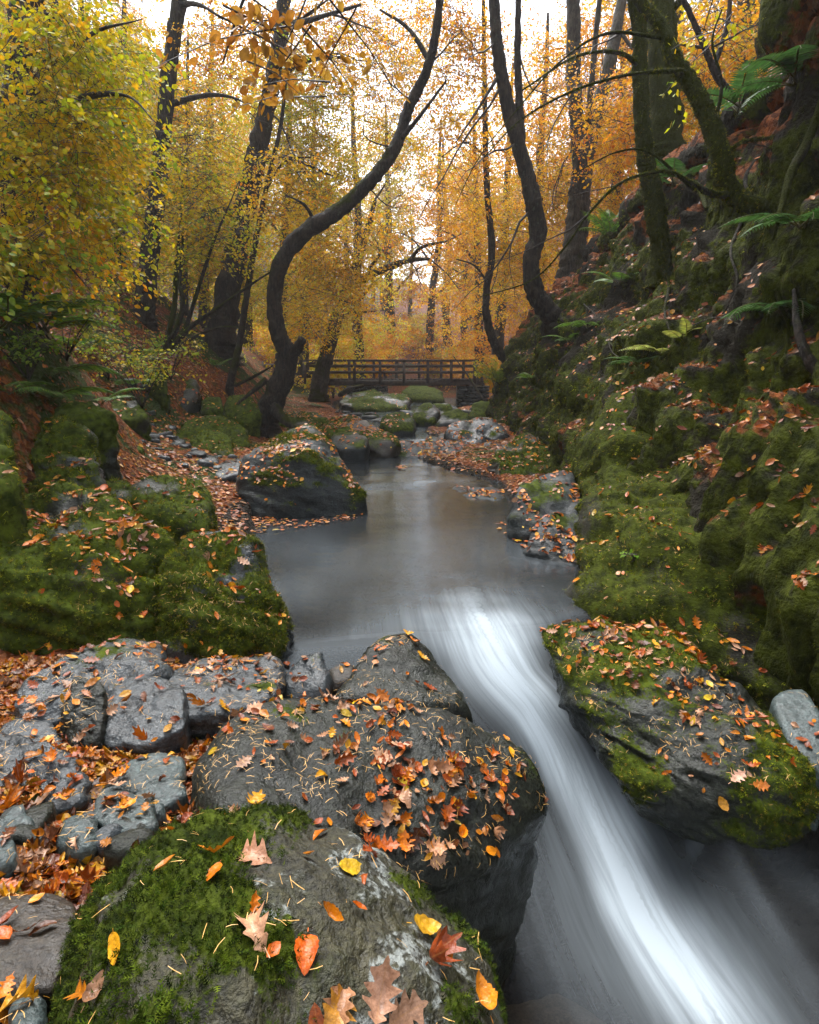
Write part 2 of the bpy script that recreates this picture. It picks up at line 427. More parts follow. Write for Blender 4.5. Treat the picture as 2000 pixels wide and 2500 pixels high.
def ground_z(x, y, nz=True):
    xc, hw, zw = interp(y, XC), interp(y, HW), interp(y, ZW)
    wob = .25 * pnoise(np.stack([x * .8, y * .8, 0 * x + 3], -1)) if nz else 0
    d = np.abs(x - xc) - hw + wob + 8 * sstep(31, 38, y)
    left = x < xc
    bed = zw - .10 - .28 * sstep(0, 1.0, -d)
    toe = interp(y, TOE)
    floor_l = zw + .10 + np.clip(d, 0, 30) * .13
    rise = np.clip(toe - x, 0, None)
    slope_l = np.where(rise < 6, .9 * rise, .9 * 6 + .62 * (rise - 6))
    zl = np.where(rise > 0, floor_l * 0 + zw + .10 + np.clip(np.abs(toe - xc) - hw, 0, 30) * .13 + slope_l * sstep(-.2, 1.0, rise), floor_l)
    rr = np.clip(x - np.interp(y, [0, 10, 18, 24, 40], [2.4, 2.6, 3.0, 4.2, 5.5]), 0, None)
    zr = zw + .03 + np.clip(d, 0, 1.5) * .10 + np.where(y < 24, .5, .45) * rr
    z = np.where(d < 0, bed, np.where(left, zl, zr))
    # the near terrace and the drop beside the cascade
    near = sstep(3.4, 2.6, y)
    terr = np.interp(y, [-2, .4, 1.1, 1.9, 2.6, 3.4], [.50, .44, .36, .12, .0, -.15]) + .18 * np.clip(-.8 - x, 0, 3)
    low = -1.02 + .1 * pnoise(np.stack([x * 2, y * 2, 0 * x], -1)) if nz else -1.02
    wall = np.interp(y, [-1, .6, 1.2, 1.8, 2.3, 2.8, 3.3], [-.25, -.2, -.05, .1, .1, -.1, -.2])
    lowz = np.where(x > wall, low, terr)
    k = sstep(wall - .12, wall + .12, x)
    zn = terr * (1 - k) + low * k
    drop = sstep(3.3, 2.7, y)
    zl2 = np.where(x < toe, np.maximum(zl, terr), terr)
    zn = np.where(x < wall, np.where(x < toe, zl2, zn), zn)
    zn = np.where(x > 2.2, np.maximum(zn, -1.0 + .8 * (x - 2.2)), zn)
    z = z * (1 - near * drop) + zn * near * drop
    z = z + 1.0 * np.exp(-((x + 4.3) / 1.3) ** 2 - ((y - 5.6) / 1.7) ** 2)
    # the wooded hill closing the valley
    z = z + np.clip(y - 33, 0, 70) * .22 * sstep(33, 45, y) + np.clip(np.abs(x) - 10, 0, 60) * .10 * sstep(25, 40, y)
    if nz:
        q = np.stack([x, y, 0 * x], -1)
        z = z + .10 * fbm(q * .7, 4) * sstep(-.1, .6, d) + .035 * fbm(q * 3.1, 3) + .9 * pnoise(q * .07) * sstep(20, 45, y)
    return z

SURF = []          # (name, V, tris, weight info) for dropping leaves
def build_ground():
    ys = np.concatenate([np.linspace(-3, 1, 30), np.linspace(1, 6, 110)[1:], np.linspace(6, 14, 90)[1:], np.linspace(14, 30, 80)[1:], np.linspace(30, 150, 60)[1:]])
    t = np.linspace(-1, 1, 225); xs = np.sign(t) * (np.abs(t) * 7 + np.abs(t) ** 5 * 83)
    X, Yg = np.meshgrid(xs, ys); x, y = X.ravel(), Yg.ravel()
    z = ground_z(x, y)
    V = np.stack([x, y, z], -1); nx, ny = len(xs), len(ys)
    i, j = np.meshgrid(np.arange(ny - 1), np.arange(nx - 1), indexing='ij')
    F = np.stack([i * nx + j, i * nx + j + 1, (i + 1) * nx + j + 1, (i + 1) * nx + j], -1).reshape(-1, 4)
    wz = interp(y, ZW); d = np.abs(x - interp(y, XC)) - interp(y, HW) + 8 * sstep(31, 38, y)
    litter = sstep(0, .3, d) * .62 + .1 + .25 * pnoise(V * .9 + 3)
    litter = np.where(z < -.2, .1, litter)
    moss = .44 * sstep(.1, .6, d) + .3 * pnoise(V * .6) + .10 * (x < -3)
    o = link('ground', make_mesh('ground', V, F, M['ground'], True, {'litter': litter, 'moss': np.clip(moss, 0, 1)}))
    tag(o, kind='structure'); o["label"] = "leaf littered valley floor and left slope beside the stream"
    SURF.append(['ground', V, tris_of(F), None])
build_ground()

BANK = [(.3, [(2.3, -1.2), (2.55, .2), (2.9, 1.2), (3.1, 2.4), (3.4, 3.6), (4.4, 4.6), (16, 10)]),
        (3.2, [(1.95, -.8), (2.25, .6), (2.75, 1.35), (3.0, 2.5), (3.2, 3.8), (4.0, 4.7), (16, 10)]),
        (4.6, [(1.75, -.4), (2.15, .9), (2.75, 1.55), (3.05, 2.6), (3.25, 4.0), (4.0, 4.9), (16, 10)]),
        (6.2, [(2.0, .05), (2.3, 1.0), (2.85, 2.05), (3.35, 3.0), (3.7, 3.9), (4.8, 4.9), (16, 10)]),
        (9.0, [(2.2, .2), (2.45, 1.0), (2.75, 2.1), (3.1, 3.1), (3.5, 3.8), (4.8, 4.8), (16, 9)]),
        (12.5, [(2.35, .25), (2.55, .9), (2.8, 1.8), (3.1, 2.65), (3.6, 3.4), (4.8, 4.1), (16, 8)]),
        (16.5, [(2.3, .3), (2.45, .9), (2.65, 1.7), (2.95, 2.4), (3.6, 2.9), (4.8, 3.4), (16, 7)]),
        (20., [(2.95, .25), (3.2, .5), (3.6, .9), (4.0, 1.2), (4.6, 1.6), (5.4, 2.0), (16, 6)]),
        (25., [(3.6, .1), (4.0, .3), (4.5, .5), (5.0, .75), (5.6, 1.0), (6.4, 1.4), (16, 5)])]
def build_bank():
    ys = np.concatenate([np.linspace(.3, 6.5, 130), np.linspace(6.5, 14, 100)[1:], np.linspace(14, 25, 60)[1:]])
    tt = np.concatenate([np.linspace(0, 5, 120), np.linspace(5, 6, 20)[1:]])
    keys = np.array([b[0] for b in BANK]); prof = np.array([b[1] for b in BANK])
    rows = []
    for y in ys:
        pr = np.stack([[np.interp(y, keys, prof[:, k, c]) for k in range(7)] for c in range(2)], -1)
        c = catmull(pr, 24); f = np.linspace(0, 6, len(c))
        rows.append(np.stack([np.interp(tt, f, c[:, 0]), np.full(len(tt), y), np.interp(tt, f, c[:, 1])], -1))
    V = np.array(rows); ny, nt = V.shape[:2]; V = V.reshape(-1, 3)
    i, j = np.meshgrid(np.arange(ny - 1), np.arange(nt - 1), indexing='ij')
    F = np.stack([i * nt + j, (i + 1) * nt + j, (i + 1) * nt + j + 1, i * nt + j + 1], -1).reshape(-1, 4)
    T = tris_of(F); N = vnormals(V, T)
    if N[:, 0].mean() > 0: N = -N; F = F[:, ::-1]; T = tris_of(F)
    q = V * np.array([.9, .9, .45])
    disp = .24 * fbm(q, 3) + .15 * ridged(V * np.array([2.6, 3.8, .5]), 3) + .055 * fbm(V * np.array([5., 5, 3]), 4, .6)
    ledge = .16 * pnoise(np.stack([V[:, 0] * .3, V[:, 1] * .5, V[:, 2] * 2.6], -1))
    fade = np.clip(1 - (np.tile(tt, ny) - 5), 0.3, 1)
    V = V + N * ((disp + ledge) * fade)[:, None]
    N = vnormals(V, T)
    n1 = fbm(V * 1.1 + 4, 4)
    steep = 1 - np.abs(N[:, 2])
    tv = np.tile(tt, ny)
    moss = np.clip(.64 + .6 * n1 + .25 * steep - .1 - .12 * sstep(2.6, 4.0, tv), 0, 1)
    litter = np.clip(.70 - steep * .95 + .4 * fbm(V * .9 + 31, 3) + .35 * (np.tile(tt, ny) > 3.2), 0, 1)
    moss = moss * (1 - .55 * litter)
    g = M['bank']
    o = link('river_bank', make_mesh('river_bank', V, F, g, True, {'moss': moss, 'litter': litter}))
    tag(o, kind='structure'); o["label"] = "steep moss covered rocky bank rising along the right side"
    SURF.append(['river_bank', V, T, {'moss': moss, 'litter': litter, 'N': N}])
    return o
def bank_material():
    g = G('mossy_bank'); p = g.pos()
    v = g.n('ShaderNodeTexVoronoi', {'feature': 'F1'}, Vector=p, Scale=26.0)
    rnd = g.n('ShaderNodeSeparateColor', None, Color=v.outputs['Color']).outputs[0]
    lc = g.ramp(rnd, [(0, (.02, .008, .004)), (.35, (.10, .028, .008)), (.65, (.19, .055, .012)), (1, (.13, .06, .03))])
    n2 = g.noise(p, 12, 5, .65); n1 = g.noise(p, 2.5, 5)
    rock = g.mix(n1, (.008, .007, .005), (.035, .030, .020))
    c = g.mix(g.mapr(g.math('ADD', g.attr('litter'), g.math('SUBTRACT', n1, .5)), .4, .6), rock, lc)
    c = g.mix(g.mapr(g.math('ADD', g.attr('moss'), g.math('SUBTRACT', n2, .5)), .4, .62), c, g.mix(g.mapr(n2, .3, .7), (.010, .013, .002), (.055, .066, .005)))
    h = g.math('ADD', n2, g.math('MULTIPLY', g.noise(g.vmul(p, (40, 40, 14)), 1.0, 4), .5))
    bs = g.n('ShaderNodeBsdfPrincipled', None, Base_Color=c, Roughness=.85, Normal=g.bump(h, 1.0, .06)); bs.inputs['Specular IOR Level'].default_value = .1
    return g.done(bs.outputs[0])
M['bank'] = bank_material()
build_bank()
print('banks', round(time.time() - T0, 1))

# ------------------------------------------------------------------ water
def build_water():
    def patch(xs, ys):
        X, Yg = np.meshgrid(xs, ys); nx, ny = len(xs), len(ys)
        i, j = np.meshgrid(np.arange(ny - 1), np.arange(nx - 1), indexing='ij')
        F = np.stack([i * nx + j, i * nx + j + 1, (i + 1) * nx + j + 1, (i + 1) * nx + j], -1).reshape(-1, 4)
        return X.ravel(), Yg.ravel(), F
    x1, y1, F1 = patch(np.linspace(-1.2, 3.0, 240), np.linspace(.5, 4.2, 211))
    x2, y2, F2 = patch(np.linspace(-6, 5, 100), np.concatenate([np.linspace(4.2, 14, 120), np.linspace(14, 34, 40)[1:]]))
    x, y, F = np.concatenate([x1, x2]), np.concatenate([y1, y2]), np.concatenate([F1, F2 + len(x1)])
    S, Dd, Zf = flow_coord(x, y)
    z = water_z(x, y)
    lip = _s0[2]
    # humps and hollows of the running water
    run = sstep(lip - .1, lip + .5, S) * (y < 4.2)
    q = np.stack([S * 2.2, Dd * 6.5, 0 * S], -1)
    z = z + run * .006 * fbm(q, 2) - .10 * run * np.abs(Dd) * sstep(_s0[8], _s0[5], S)
    z = z + .004 * fbm(np.stack([x * 2, y * 3, 0 * x], -1), 2)
    calm = np.maximum(sstep(.25, -.02, x) * sstep(2.15, 2.4, y), sstep(3.25, 3.6, y)) * (y < 4.25)
    z = z * (1 - calm) + .004 * fbm(np.stack([x * 2, y * 3, 0 * x], -1), 2) * calm
    # a darker shelf of water comes in from the right and spills into the chute
    shelf = np.interp(y, [1.0, 1.3, 1.7, 2.0, 2.3], [-.58, -.49, -.35, -.23, -.19]) + .012 * fbm(np.stack([x * 2, y * 5, 0 * x], -1), 2)
    kk = sstep(.10, .32, Dd) * sstep(2.6, 2.35, y) * (y < 2.7)
    z = np.maximum(z, z * (1 - kk) + shelf * kk)
    # white water
    w = np.interp(S - lip, [-.9, -.5, -.1, .2, .55, .9, 1.3, 1.7, 2.1, 2.7], [.22, .36, .38, .26, .19, .14, .14, .18, .21, .22])
    a = np.interp(S - lip, [-1.1, -.75, -.4, -.1, .3, .7, 1.1, 1.55, 1.8, 2.05, 2.3, 2.6], [0, .12, .5, 1.0, 1.05, 1.1, 1.1, 1.05, .85, .45, .15, 0])
    wl_ = np.where(Dd > 0, w * .95, w * 1.0) * (1 + .12 * pnoise(np.stack([S * 2, 0 * S, np.sign(Dd)], -1)))
    mean = .05 * pnoise(np.stack([S * 2.4, 0 * S + 2, 0 * S], -1)) * sstep(lip, lip + .5, S)
    De = np.abs(Dd - mean)
    foam = a * (.80 * np.exp(-(De / (wl_ * .92)) ** 2.4) + .20 * np.exp(-(De / (wl_ * 1.5)) ** 2))
    soft = sstep(lip + .35, lip - .15, S)
    foam = foam * (1 - soft) + soft * a * np.exp(-(De / wl_) ** 1.5) * (.85 + .3 * fbm(np.stack([x * 3, y * 3, 0 * x], -1), 2))
    strand = fbm(np.stack([S * 1.3, Dd * 9, 0 * S + 5], -1), 3)
    foam = foam * (1 + .45 * strand * sstep(lip + .25, lip + .8, S))
    foam = foam * (1 - .35 * np.exp(-((S - lip - .72) / .10) ** 2) * sstep(-.05, .12, Dd))
    haze_ = .16 * np.interp(S - lip, [.6, 1.0, 1.6, 2.0, 2.4], [0, .8, 1, .5, 0]) * np.exp(-((Dd + .26) / .26) ** 2)
    foam = np.maximum(foam, haze_)
    for (dx, dy, zz, sx, sy, rot, amp) in [(1480, 1725, -.30, .05, .12, .9, .35), (1640, 1900, -.48, .10, .35, -.9, .07)]:
        c = Pz(dx, dy, zz); ca, sa = math.cos(rot), math.sin(rot)
        u = (x - c[0]) * ca + (y - c[1]) * sa; v = -(x - c[0]) * sa + (y - c[1]) * ca
        foam = np.maximum(foam, amp * np.exp(-(u / sy) ** 2 - (v / sx) ** 2))
    foam = foam * (1 - sstep(.12, -.15, x) * sstep(2.15, 2.4, y) * sstep(3.2, 2.8, y))
    # soft silk on the pool and small riffles upstream
    pool = (S < lip) & (y < 8)
    silk = .13 * sstep(6.8, 3.2, y) * sstep(.1, .75, .5 + .6 * pnoise(np.stack([x * 1.1, y * 1.1, 0 * x], -1)))
    foam = np.maximum(foam, np.where(pool, silk, 0))
    for (yy, wd, amp, xa, xb) in [(7.9, .22, .28, -.6, .9), (12.2, .38, .55, -1.2, .9), (14.5, .5, .18, -1.2, .4), (19., .8, .2, -2.5, 0)]:
        foam = np.maximum(foam, amp * np.exp(-((y - yy - .25 * np.sin(x * 2.1)) / wd) ** 2) * ((x > xa) & (x < xb)) * (.5 + .7 * pnoise(np.stack([x * 3, y * 6, 0 * x + 7], -1))))
    foam = np.clip(foam, 0, 1)
    murk = np.interp(y, [0, 2.3, 3.0, 4, 6.5, 9, 30], [.35, .4, .6, .62, .5, .35, .35])
    V = np.stack([x, y, z], -1)
    me = make_mesh('stream', V, F, M['water'], True, {'foam': foam, 'murk': murk, 'run': np.where(y < 4.2, sstep(lip - .3, lip + .3, S), 0)})
    uv = me.uv_layers.new(name='flow')
    upstream = (S < lip - .2)
    fu = np.where(y > 4.2, y * .8, S); fv = np.where(y > 4.2, x * .25, Dd)
    li = np.zeros(len(me.loops), np.int32); me.loops.foreach_get('vertex_index', li)
    uv.data.foreach_set('uv', np.stack([fu[li], fv[li]], -1).astype(np.float32).ravel())
    o = link('stream_water', me); tag(o, kind='structure'); o["label"] = "silky long exposure stream with a white cascade between the rocks"
build_water()

# ------------------------------------------------------------------ rocks
ROCKS = {}
def rock(name, label, pts, sub=4, mat='slate', base=None, p=12, amp=1.0, moss=None, group=None, cat='rock', host=None, litter=.45, seed=None, strata=None, bumpy=1.0, foot=None, mossf=None, cushion=.35):
    pts = np.array(pts, float)
    zb = base if base is not None else pts[:, 2].min() - .15
    allp = np.concatenate([pts, np.array(foot, float) if foot is not None else np.stack([pts[:, 0], pts[:, 1], np.full(len(pts), zb)], -1)])
    bm = bmesh.new()
    for q in allp: bm.verts.new(q)
    bmesh.ops.convex_hull(bm, input=bm.verts)
    bm.normal_update()
    pl = [(np.array(f.normal[:]), float(f.normal.dot(f.verts[0].co)), f.calc_area()) for f in bm.faces if f.calc_area() > 1e-8]
    bm.free()
    c = (allp.min(0) + allp.max(0)) / 2; c = .5 * c + .5 * allp.mean(0)
    nn, dd = [], []
    for n, d, a in sorted(pl, key=lambda q: -q[2]):
        d = d - n @ c
        if d < 1e-4: continue
        if any(n @ m > .985 for m in nn): continue
        nn.append(n); dd.append(d)
    nn, dd = np.array(nn), np.array(dd)
    ext = (allp.max(0) - allp.min(0)); size = float(np.cbrt(np.prod(np.maximum(ext, .02))))
    S, F = ico(sub); D = nrm(S * ext)
    k = np.clip(D @ nn.T / dd, 0, None)
    r = 1 / np.power((k ** p).sum(1), 1 / p)
    V = D * r[:, None]
    lo, hi, lo0, hi0 = V.min(0), V.max(0), (allp - c).min(0), (allp - c).max(0)
    V = np.where(V > 0, V * (hi0 / hi), V * (lo0 / lo))
    N = vnormals(V, F)
    sd = (sum(ord(ch) * (i + 3) for i, ch in enumerate(label)) % 211) if seed is None else seed
    q = V / size + sd * 3.7
    st = np.array(strata if strata is not None else (.3, .35, .89))
    qs = q + st * ((q @ st)[:, None]) * 3.0
    disp = size * amp * (.060 * fbm(q * 1.5, 3) + .030 * fbm(q * 4.2, 3) + .020 * ridged(qs * 2.2, 2) + .010 * bumpy * fbm(q * 13, 3) - .012 * np.clip(ridged(qs * 3.1 + 7, 2) - 1.05, 0, 1))
    V = V + N * disp[:, None]
    N = vnormals(V, F)
    W = V + c
    mv = np.zeros(len(V))
    if moss is not None:
        bias, upw, fr = moss
        mv = bias + upw * N[:, 2] + .55 * fbm(W * fr + sd, 4)
        if mossf is not None: mv = mv + mossf(W, N)
        mv = np.clip(mv, 0, 1)
        V = V + N * (sstep(.35, .7, mv) * cushion * size ** .5 * (.030 * (1 + fbm(W * 5.5, 2)) + .016 * fbm(W * 17, 2)))[:, None]
        N = vnormals(V, F); W = V + c
    o = link(name, make_mesh(name, V, F, M[mat], True, {'moss': mv}), None, c)
    tag(o, label, cat, group)
    ROCKS[label] = o
    SURF.append([label, W, F, {'moss': mv, 'N': N, 'obj': o, 'host': host or label, 'litter': litter, 'c': c}])
    return o
def hp(*q):           # (dx, dy, distance) triples -> places
    return [P(*a) for a in q]

# --- foreground
rock('near_mossy_rock', 'broad mossy lichened rock at the bottom of the photo with a dark hollow', hp((215, 1850, .86), (280, 1765, .93), (420, 1738, .96), (600, 1742, .96), (790, 1748, .95), (880, 1830, .88), (950, 1960, .80), (1015, 2110, .72), (1030, 2230, .62), (520, 2060, .62), (300, 2200, .50), (95, 2230, .56), (150, 1980, .72), (640, 2250, .54)),
     7, 'near_rock', -.5, 16, .9, (.06, .05, 6.5), host='the near mossy rock', strata=(.8, .5, .2), seed=12, mossf=lambda W, N: .55 * sstep(-.10, -.28, W[:, 0] + .09 * fbm(W * 6, 3)) + .45 * sstep(.10, .17, W[:, 0]) + .5 * np.exp(-(((W[:, 0] + .02) / .07) ** 2 + ((W[:, 1] - .80) / .06) ** 2)) - .25 * sstep(-.24, -.14, W[:, 0]) * sstep(.10, .0, W[:, 0]))
rock('leaf_strewn_slab', 'large dark wet slab strewn with orange leaves beside the cascade', hp((395, 1660, 1.40), (440, 1540, 1.62), (500, 1498, 1.74), (720, 1462, 1.86), (960, 1490, 1.86), (1085, 1560, 1.78), (1140, 1650, 1.66), (1120, 1720, 1.55), (1010, 1800, 1.38), (900, 1850, 1.24), (640, 1790, 1.20), (430, 1760, 1.18)),
     6, 'slab', -.35, 14, .55, (-.12, .2, 4), host='the dark leaf-strewn slab', seed=31, foot=[(-.6, 1.8, -.3), (-.55, 1.2, -.2), (-.1, 1.15, -.7), (.1, 1.4, -.8), (.34, 1.72, -.8), (.3, 1.9, -.8), (-.2, 1.9, -.5)])
rock('wedge_rock', 'dark wet wedge shaped rock peaking behind the leaf strewn slab', hp((700, 1475, 2.05), (735, 1415, 2.25), (800, 1352, 2.45), (853, 1328, 2.52), (905, 1370, 2.45), (955, 1425, 2.30), (1000, 1500, 2.10), (850, 1500, 2.00)),
     5, 'slab', -.6, 14, .6, (-.1, .15, 4), host='the dark wedge rock')
rock('slate_fin', 'small upright grey slate fin at the pool edge', hp((590, 1440, 2.35), (640, 1385, 2.5), (680, 1368, 2.5), (695, 1420, 2.4), (690, 1470, 2.25), (610, 1480, 2.25)), 4, 'slate', -.3, 12, 1.0, (-.15, .3, 4))
rock('small_brown_stone', 'small brown stone between the slate fin and the wedge rock', hp((695, 1400, 2.55), (740, 1390, 2.6), (752, 1430, 2.45), (700, 1440, 2.4)), 3, 'brown_rock', -.2, 10)
rock('ledge_rock', 'long flat topped grey ledge with a few leaves on its end', hp((330, 1428, 2.20), (420, 1395, 2.45), (560, 1385, 2.52), (588, 1392, 2.45), (585, 1470, 2.12), (480, 1500, 1.98), (385, 1512, 1.95), (330, 1480, 2.1)), 6, 'slate', -.1, 28, .8, (-.2, .35, 4), host='the long grey ledge')
rock('smooth_block', 'smooth rounded grey block with needles on its face', hp((215, 1500, 1.92), (250, 1435, 2.10), (330, 1425, 2.14), (385, 1440, 2.05), (388, 1530, 1.83), (310, 1572, 1.76), (225, 1565, 1.77)), 6, 'slate', .0, 24, .7, (-.3, .2, 4), host='the smooth grey block')
rock('upright_stone', 'narrow upright dark stone beside the smooth grey block', hp((130, 1480, 1.86), (160, 1425, 1.98), (215, 1430, 1.98), (222, 1490, 1.87), (205, 1560, 1.75), (150, 1568, 1.74)), 6, 'slab', .05, 14, .9, None)
rock('sloping_grey_rock', 'sloping grey rock at the foot of the largest mossy boulder', hp((20, 1480, 1.92), (60, 1420, 2.1), (200, 1360, 2.35), (330, 1358, 2.42), (350, 1420, 2.2), (230, 1480, 2.0), (60, 1530, 1.86)), 6, 'slate', -.1, 20, 1.0, (-.1, .3, 4), host='the sloping grey rock')
rock('dark_grey_boulder', 'rough dark grey boulder at the left edge below the ledge', hp((-60, 1640, 1.45), (-40, 1560, 1.62), (60, 1545, 1.66), (140, 1580, 1.60), (180, 1650, 1.46), (150, 1705, 1.36), (40, 1715, 1.33), (-60, 1720, 1.32)), 6, 'slate', .15, 22, 1.8, None, host='the rough dark grey boulder')
rock('grey_stone', 'flat grey stone behind the rough dark boulder', hp((-30, 1560, 1.74), (20, 1515, 1.86), (100, 1510, 1.88), (135, 1560, 1.76), (60, 1590, 1.7)), 4, 'slate', .1, 10)
rock('pale_blue_stone', 'rounded pale blue grey stone under the smooth block', hp((240, 1650, 1.50), (270, 1600, 1.62), (330, 1578, 1.68), (385, 1590, 1.66), (385, 1640, 1.54), (300, 1670, 1.46)), 4, 'slate_green', .15, 10, .7)
rock('pale_blue_stone', 'small pale green stone lying against the leaf strewn slab', hp((280, 1680, 1.43), (320, 1640, 1.52), (375, 1635, 1.53), (392, 1670, 1.44), (330, 1700, 1.38)), 4, 'slate_green', .2, 10, .7)
rock('green_slate_stone', 'pointed wet blue green slate stone among the orange leaves', hp((195, 1730, 1.26), (205, 1670, 1.38), (245, 1648, 1.43), (310, 1690, 1.34), (335, 1738, 1.24), (260, 1755, 1.2)), 4, 'slate_green', .3, 12, .7)
rock('grey_stone', 'small grey stone half buried in the leaf drift', hp((120, 1760, 1.19), (145, 1715, 1.27), (195, 1722, 1.26), (205, 1775, 1.16), (160, 1790, 1.13)), 3, 'slate_green', .3, 10)
rock('grey_stone', 'blue grey stone at the left edge beside the leaf drift', hp((-40, 1790, 1.12), (-20, 1740, 1.2), (25, 1760, 1.17), (40, 1800, 1.1), (0, 1830, 1.05)), 3, 'slate_green', .3, 10)
rock('thin_slate', 'thin dark slate tilted under the rough boulder', hp((30, 1760, 1.22), (60, 1700, 1.32), (110, 1680, 1.35), (115, 1700, 1.31), (60, 1770, 1.19)), 3, 'slab', .3, 12)
rock('brown_flat_rock', 'flat brown rock at the bottom left beside the near mossy rock', hp((-80, 2000, .80), (-60, 1900, .93), (60, 1880, .96), (150, 1885, .95), (165, 1960, .86), (110, 2080, .74), (-60, 2100, .72)), 6, 'brown_rock', .3, 16, .5, None, host='the flat brown rock')
rock('grey_stone', 'small blue grey stone in the bottom left corner', hp((20, 2130, .70), (45, 2095, .74), (85, 2110, .72), (95, 2160, .67), (40, 2200, .63)), 4, 'slate_green', .4, 10)
rock('brown_flat_rock', 'brown stone tucked behind the near mossy rock', hp((380, 1735, 1.16), (430, 1715, 1.2), (540, 1715, 1.2), (580, 1740, 1.15), (480, 1760, 1.1)), 4, 'brown_rock', .3, 12)
rock('corner_stone', 'rounded brown stone at the bottom edge under the white water', hp((1055, 2150, 1.72), (1090, 2110, 1.80), (1140, 2115, 1.80), (1160, 2160, 1.70), (1110, 2200, 1.62)), 4, 'brown_rock', -1.1, 10)
rock('cascade_stone', 'small wet stone breaking the white cascade', hp((1138, 1602, 2.56), (1152, 1582, 2.61), (1192, 1580, 2.61), (1220, 1606, 2.53), (1210, 1636, 2.45), (1152, 1636, 2.45)), 4, 'slab', -.9, 6)
rock('sunken_slab', 'brown slab under shallow water at the bottom edge', [np.array(q) for q in [(-.2, .85, -.74), (.0, 1.6, -.80), (.65, 1.75, -.84), (1.0, 1.2, -.82), (.7, .6, -.76)]], 5, 'pale_rock', -1.3, 5, .8)
# --- mossy blocks on the left
rock('mossy_boulder', 'largest moss covered boulder at the left edge scattered with orange leaves', hp((-200, 1090, 3.4), (-150, 1056, 3.6), (60, 1045, 3.65), (220, 1040, 3.7), (320, 1075, 3.5), (360, 1130, 3.3), (345, 1200, 3.05), (300, 1215, 2.90), (120, 1235, 2.78), (-60, 1245, 2.72), (-250, 1240, 2.7), (330, 1350, 2.85), (150, 1400, 2.70), (0, 1425, 2.62), (-250, 1430, 2.6)),
     6, 'slab', -.1, 6, 1.5, (.62, .22, 2.0), host='the largest mossy boulder', seed=44, litter=2.6)
rock('mossy_boulder', 'domed mossy boulder with a bare grey foot at the pool edge', hp((335, 1240, 2.98), (365, 1165, 3.25), (430, 1112, 3.5), (530, 1150, 3.4), (572, 1195, 3.25), (597, 1255, 3.05), (590, 1270, 2.98), (480, 1270, 2.9), (390, 1270, 2.88), (597, 1395, 2.82), (500, 1410, 2.74), (380, 1410, 2.72), (330, 1340, 2.9)),
     6, 'slate', -.3, 7, 1.2, (.55, .32, 2.6), host='the domed mossy boulder', seed=45, litter=1.1, mossf=lambda W, N: -.6 * sstep(.13, .02, W[:, 2] + .05 * pnoise(W * 6)) * sstep(-1.3, -1.0, W[:, 0]))
rock('mossy_block', 'dark mossy square block behind the largest mossy boulder', hp((270, 1030, 4.6), (330, 1005, 4.9), (420, 1000, 4.95), (432, 1020, 4.8), (430, 1110, 4.1), (300, 1090, 4.2)), 5, 'slab', -.1, 16, .9, (.75, .1, 2.5), host='the square mossy block')
rock('mossy_rock', 'low mossy rock between the square block and the left crag', hp((120, 1035, 4.6), (170, 1010, 4.9), (250, 1008, 4.9), (285, 1040, 4.5), (200, 1065, 4.2)), 4, 'slab', .1, 10, 1, (.7, .1, 2.5))
rock('mossy_crag', 'mossy rock with a pale bare face on the left bank', hp((60, 980, 4.45), (75, 935, 4.6), (120, 895, 4.9), (190, 915, 4.8), (215, 990, 4.4), (140, 1010, 4.3)), 5, 'slate', .2, 9, 1.7, (.42, .1, 1.8), litter=1.2)
rock('mossy_crag', 'dark mossy rock cut by the left edge of the frame', hp((-120, 900, 3.4), (-60, 850, 3.7), (10, 870, 3.65), (25, 960, 3.3), (10, 1030, 3.05), (-100, 1050, 3.0)), 5, 'slab', .1, 12, 1, (.8, .1, 2.0))
rock('mossy_rock', 'green mossy rock below the pale faced crag', hp((60, 1020, 4.2), (110, 985, 4.35), (170, 985, 4.35), (200, 1030, 4.2), (130, 1050, 4.1)), 4, 'slab', .2, 10, 1, (.8, .1, 2.0))
rock('mossy_rock', 'mossy hump on the left slope under the ferns', hp((110, 872, 5.0), (130, 845, 5.2), (200, 842, 5.3), (235, 878, 5.1), (160, 895, 4.9)), 5, 'slab', .3, 8, 1.2, (.65, .2, 2))
rock('mossy_rock', 'dark mossy rock above the shingle on the left', hp((225, 880, 8.2), (240, 845, 8.8), (290, 842, 8.9), (310, 880, 8.2), (260, 895, 8.0)), 5, 'slab', .4, 10, 1.2, (.5, .2, 2))
rock('mossy_rock', 'long mossy rock between the shingle and the square block', hp((215, 955, 6.6), (225, 925, 7.0), (270, 920, 7.1), (300, 950, 6.7), (250, 968, 6.4)), 5, 'slab', .3, 9, 1.2, (.6, .2, 2))
rock('mossy_rock', 'mossy stone near the foot of the hazel clump', hp((300, 800, 10.6), (312, 778, 11), (340, 776, 11), (350, 802, 10.6)), 4, 'slab', .8, 9, 1.2, (.7, .2, 2))
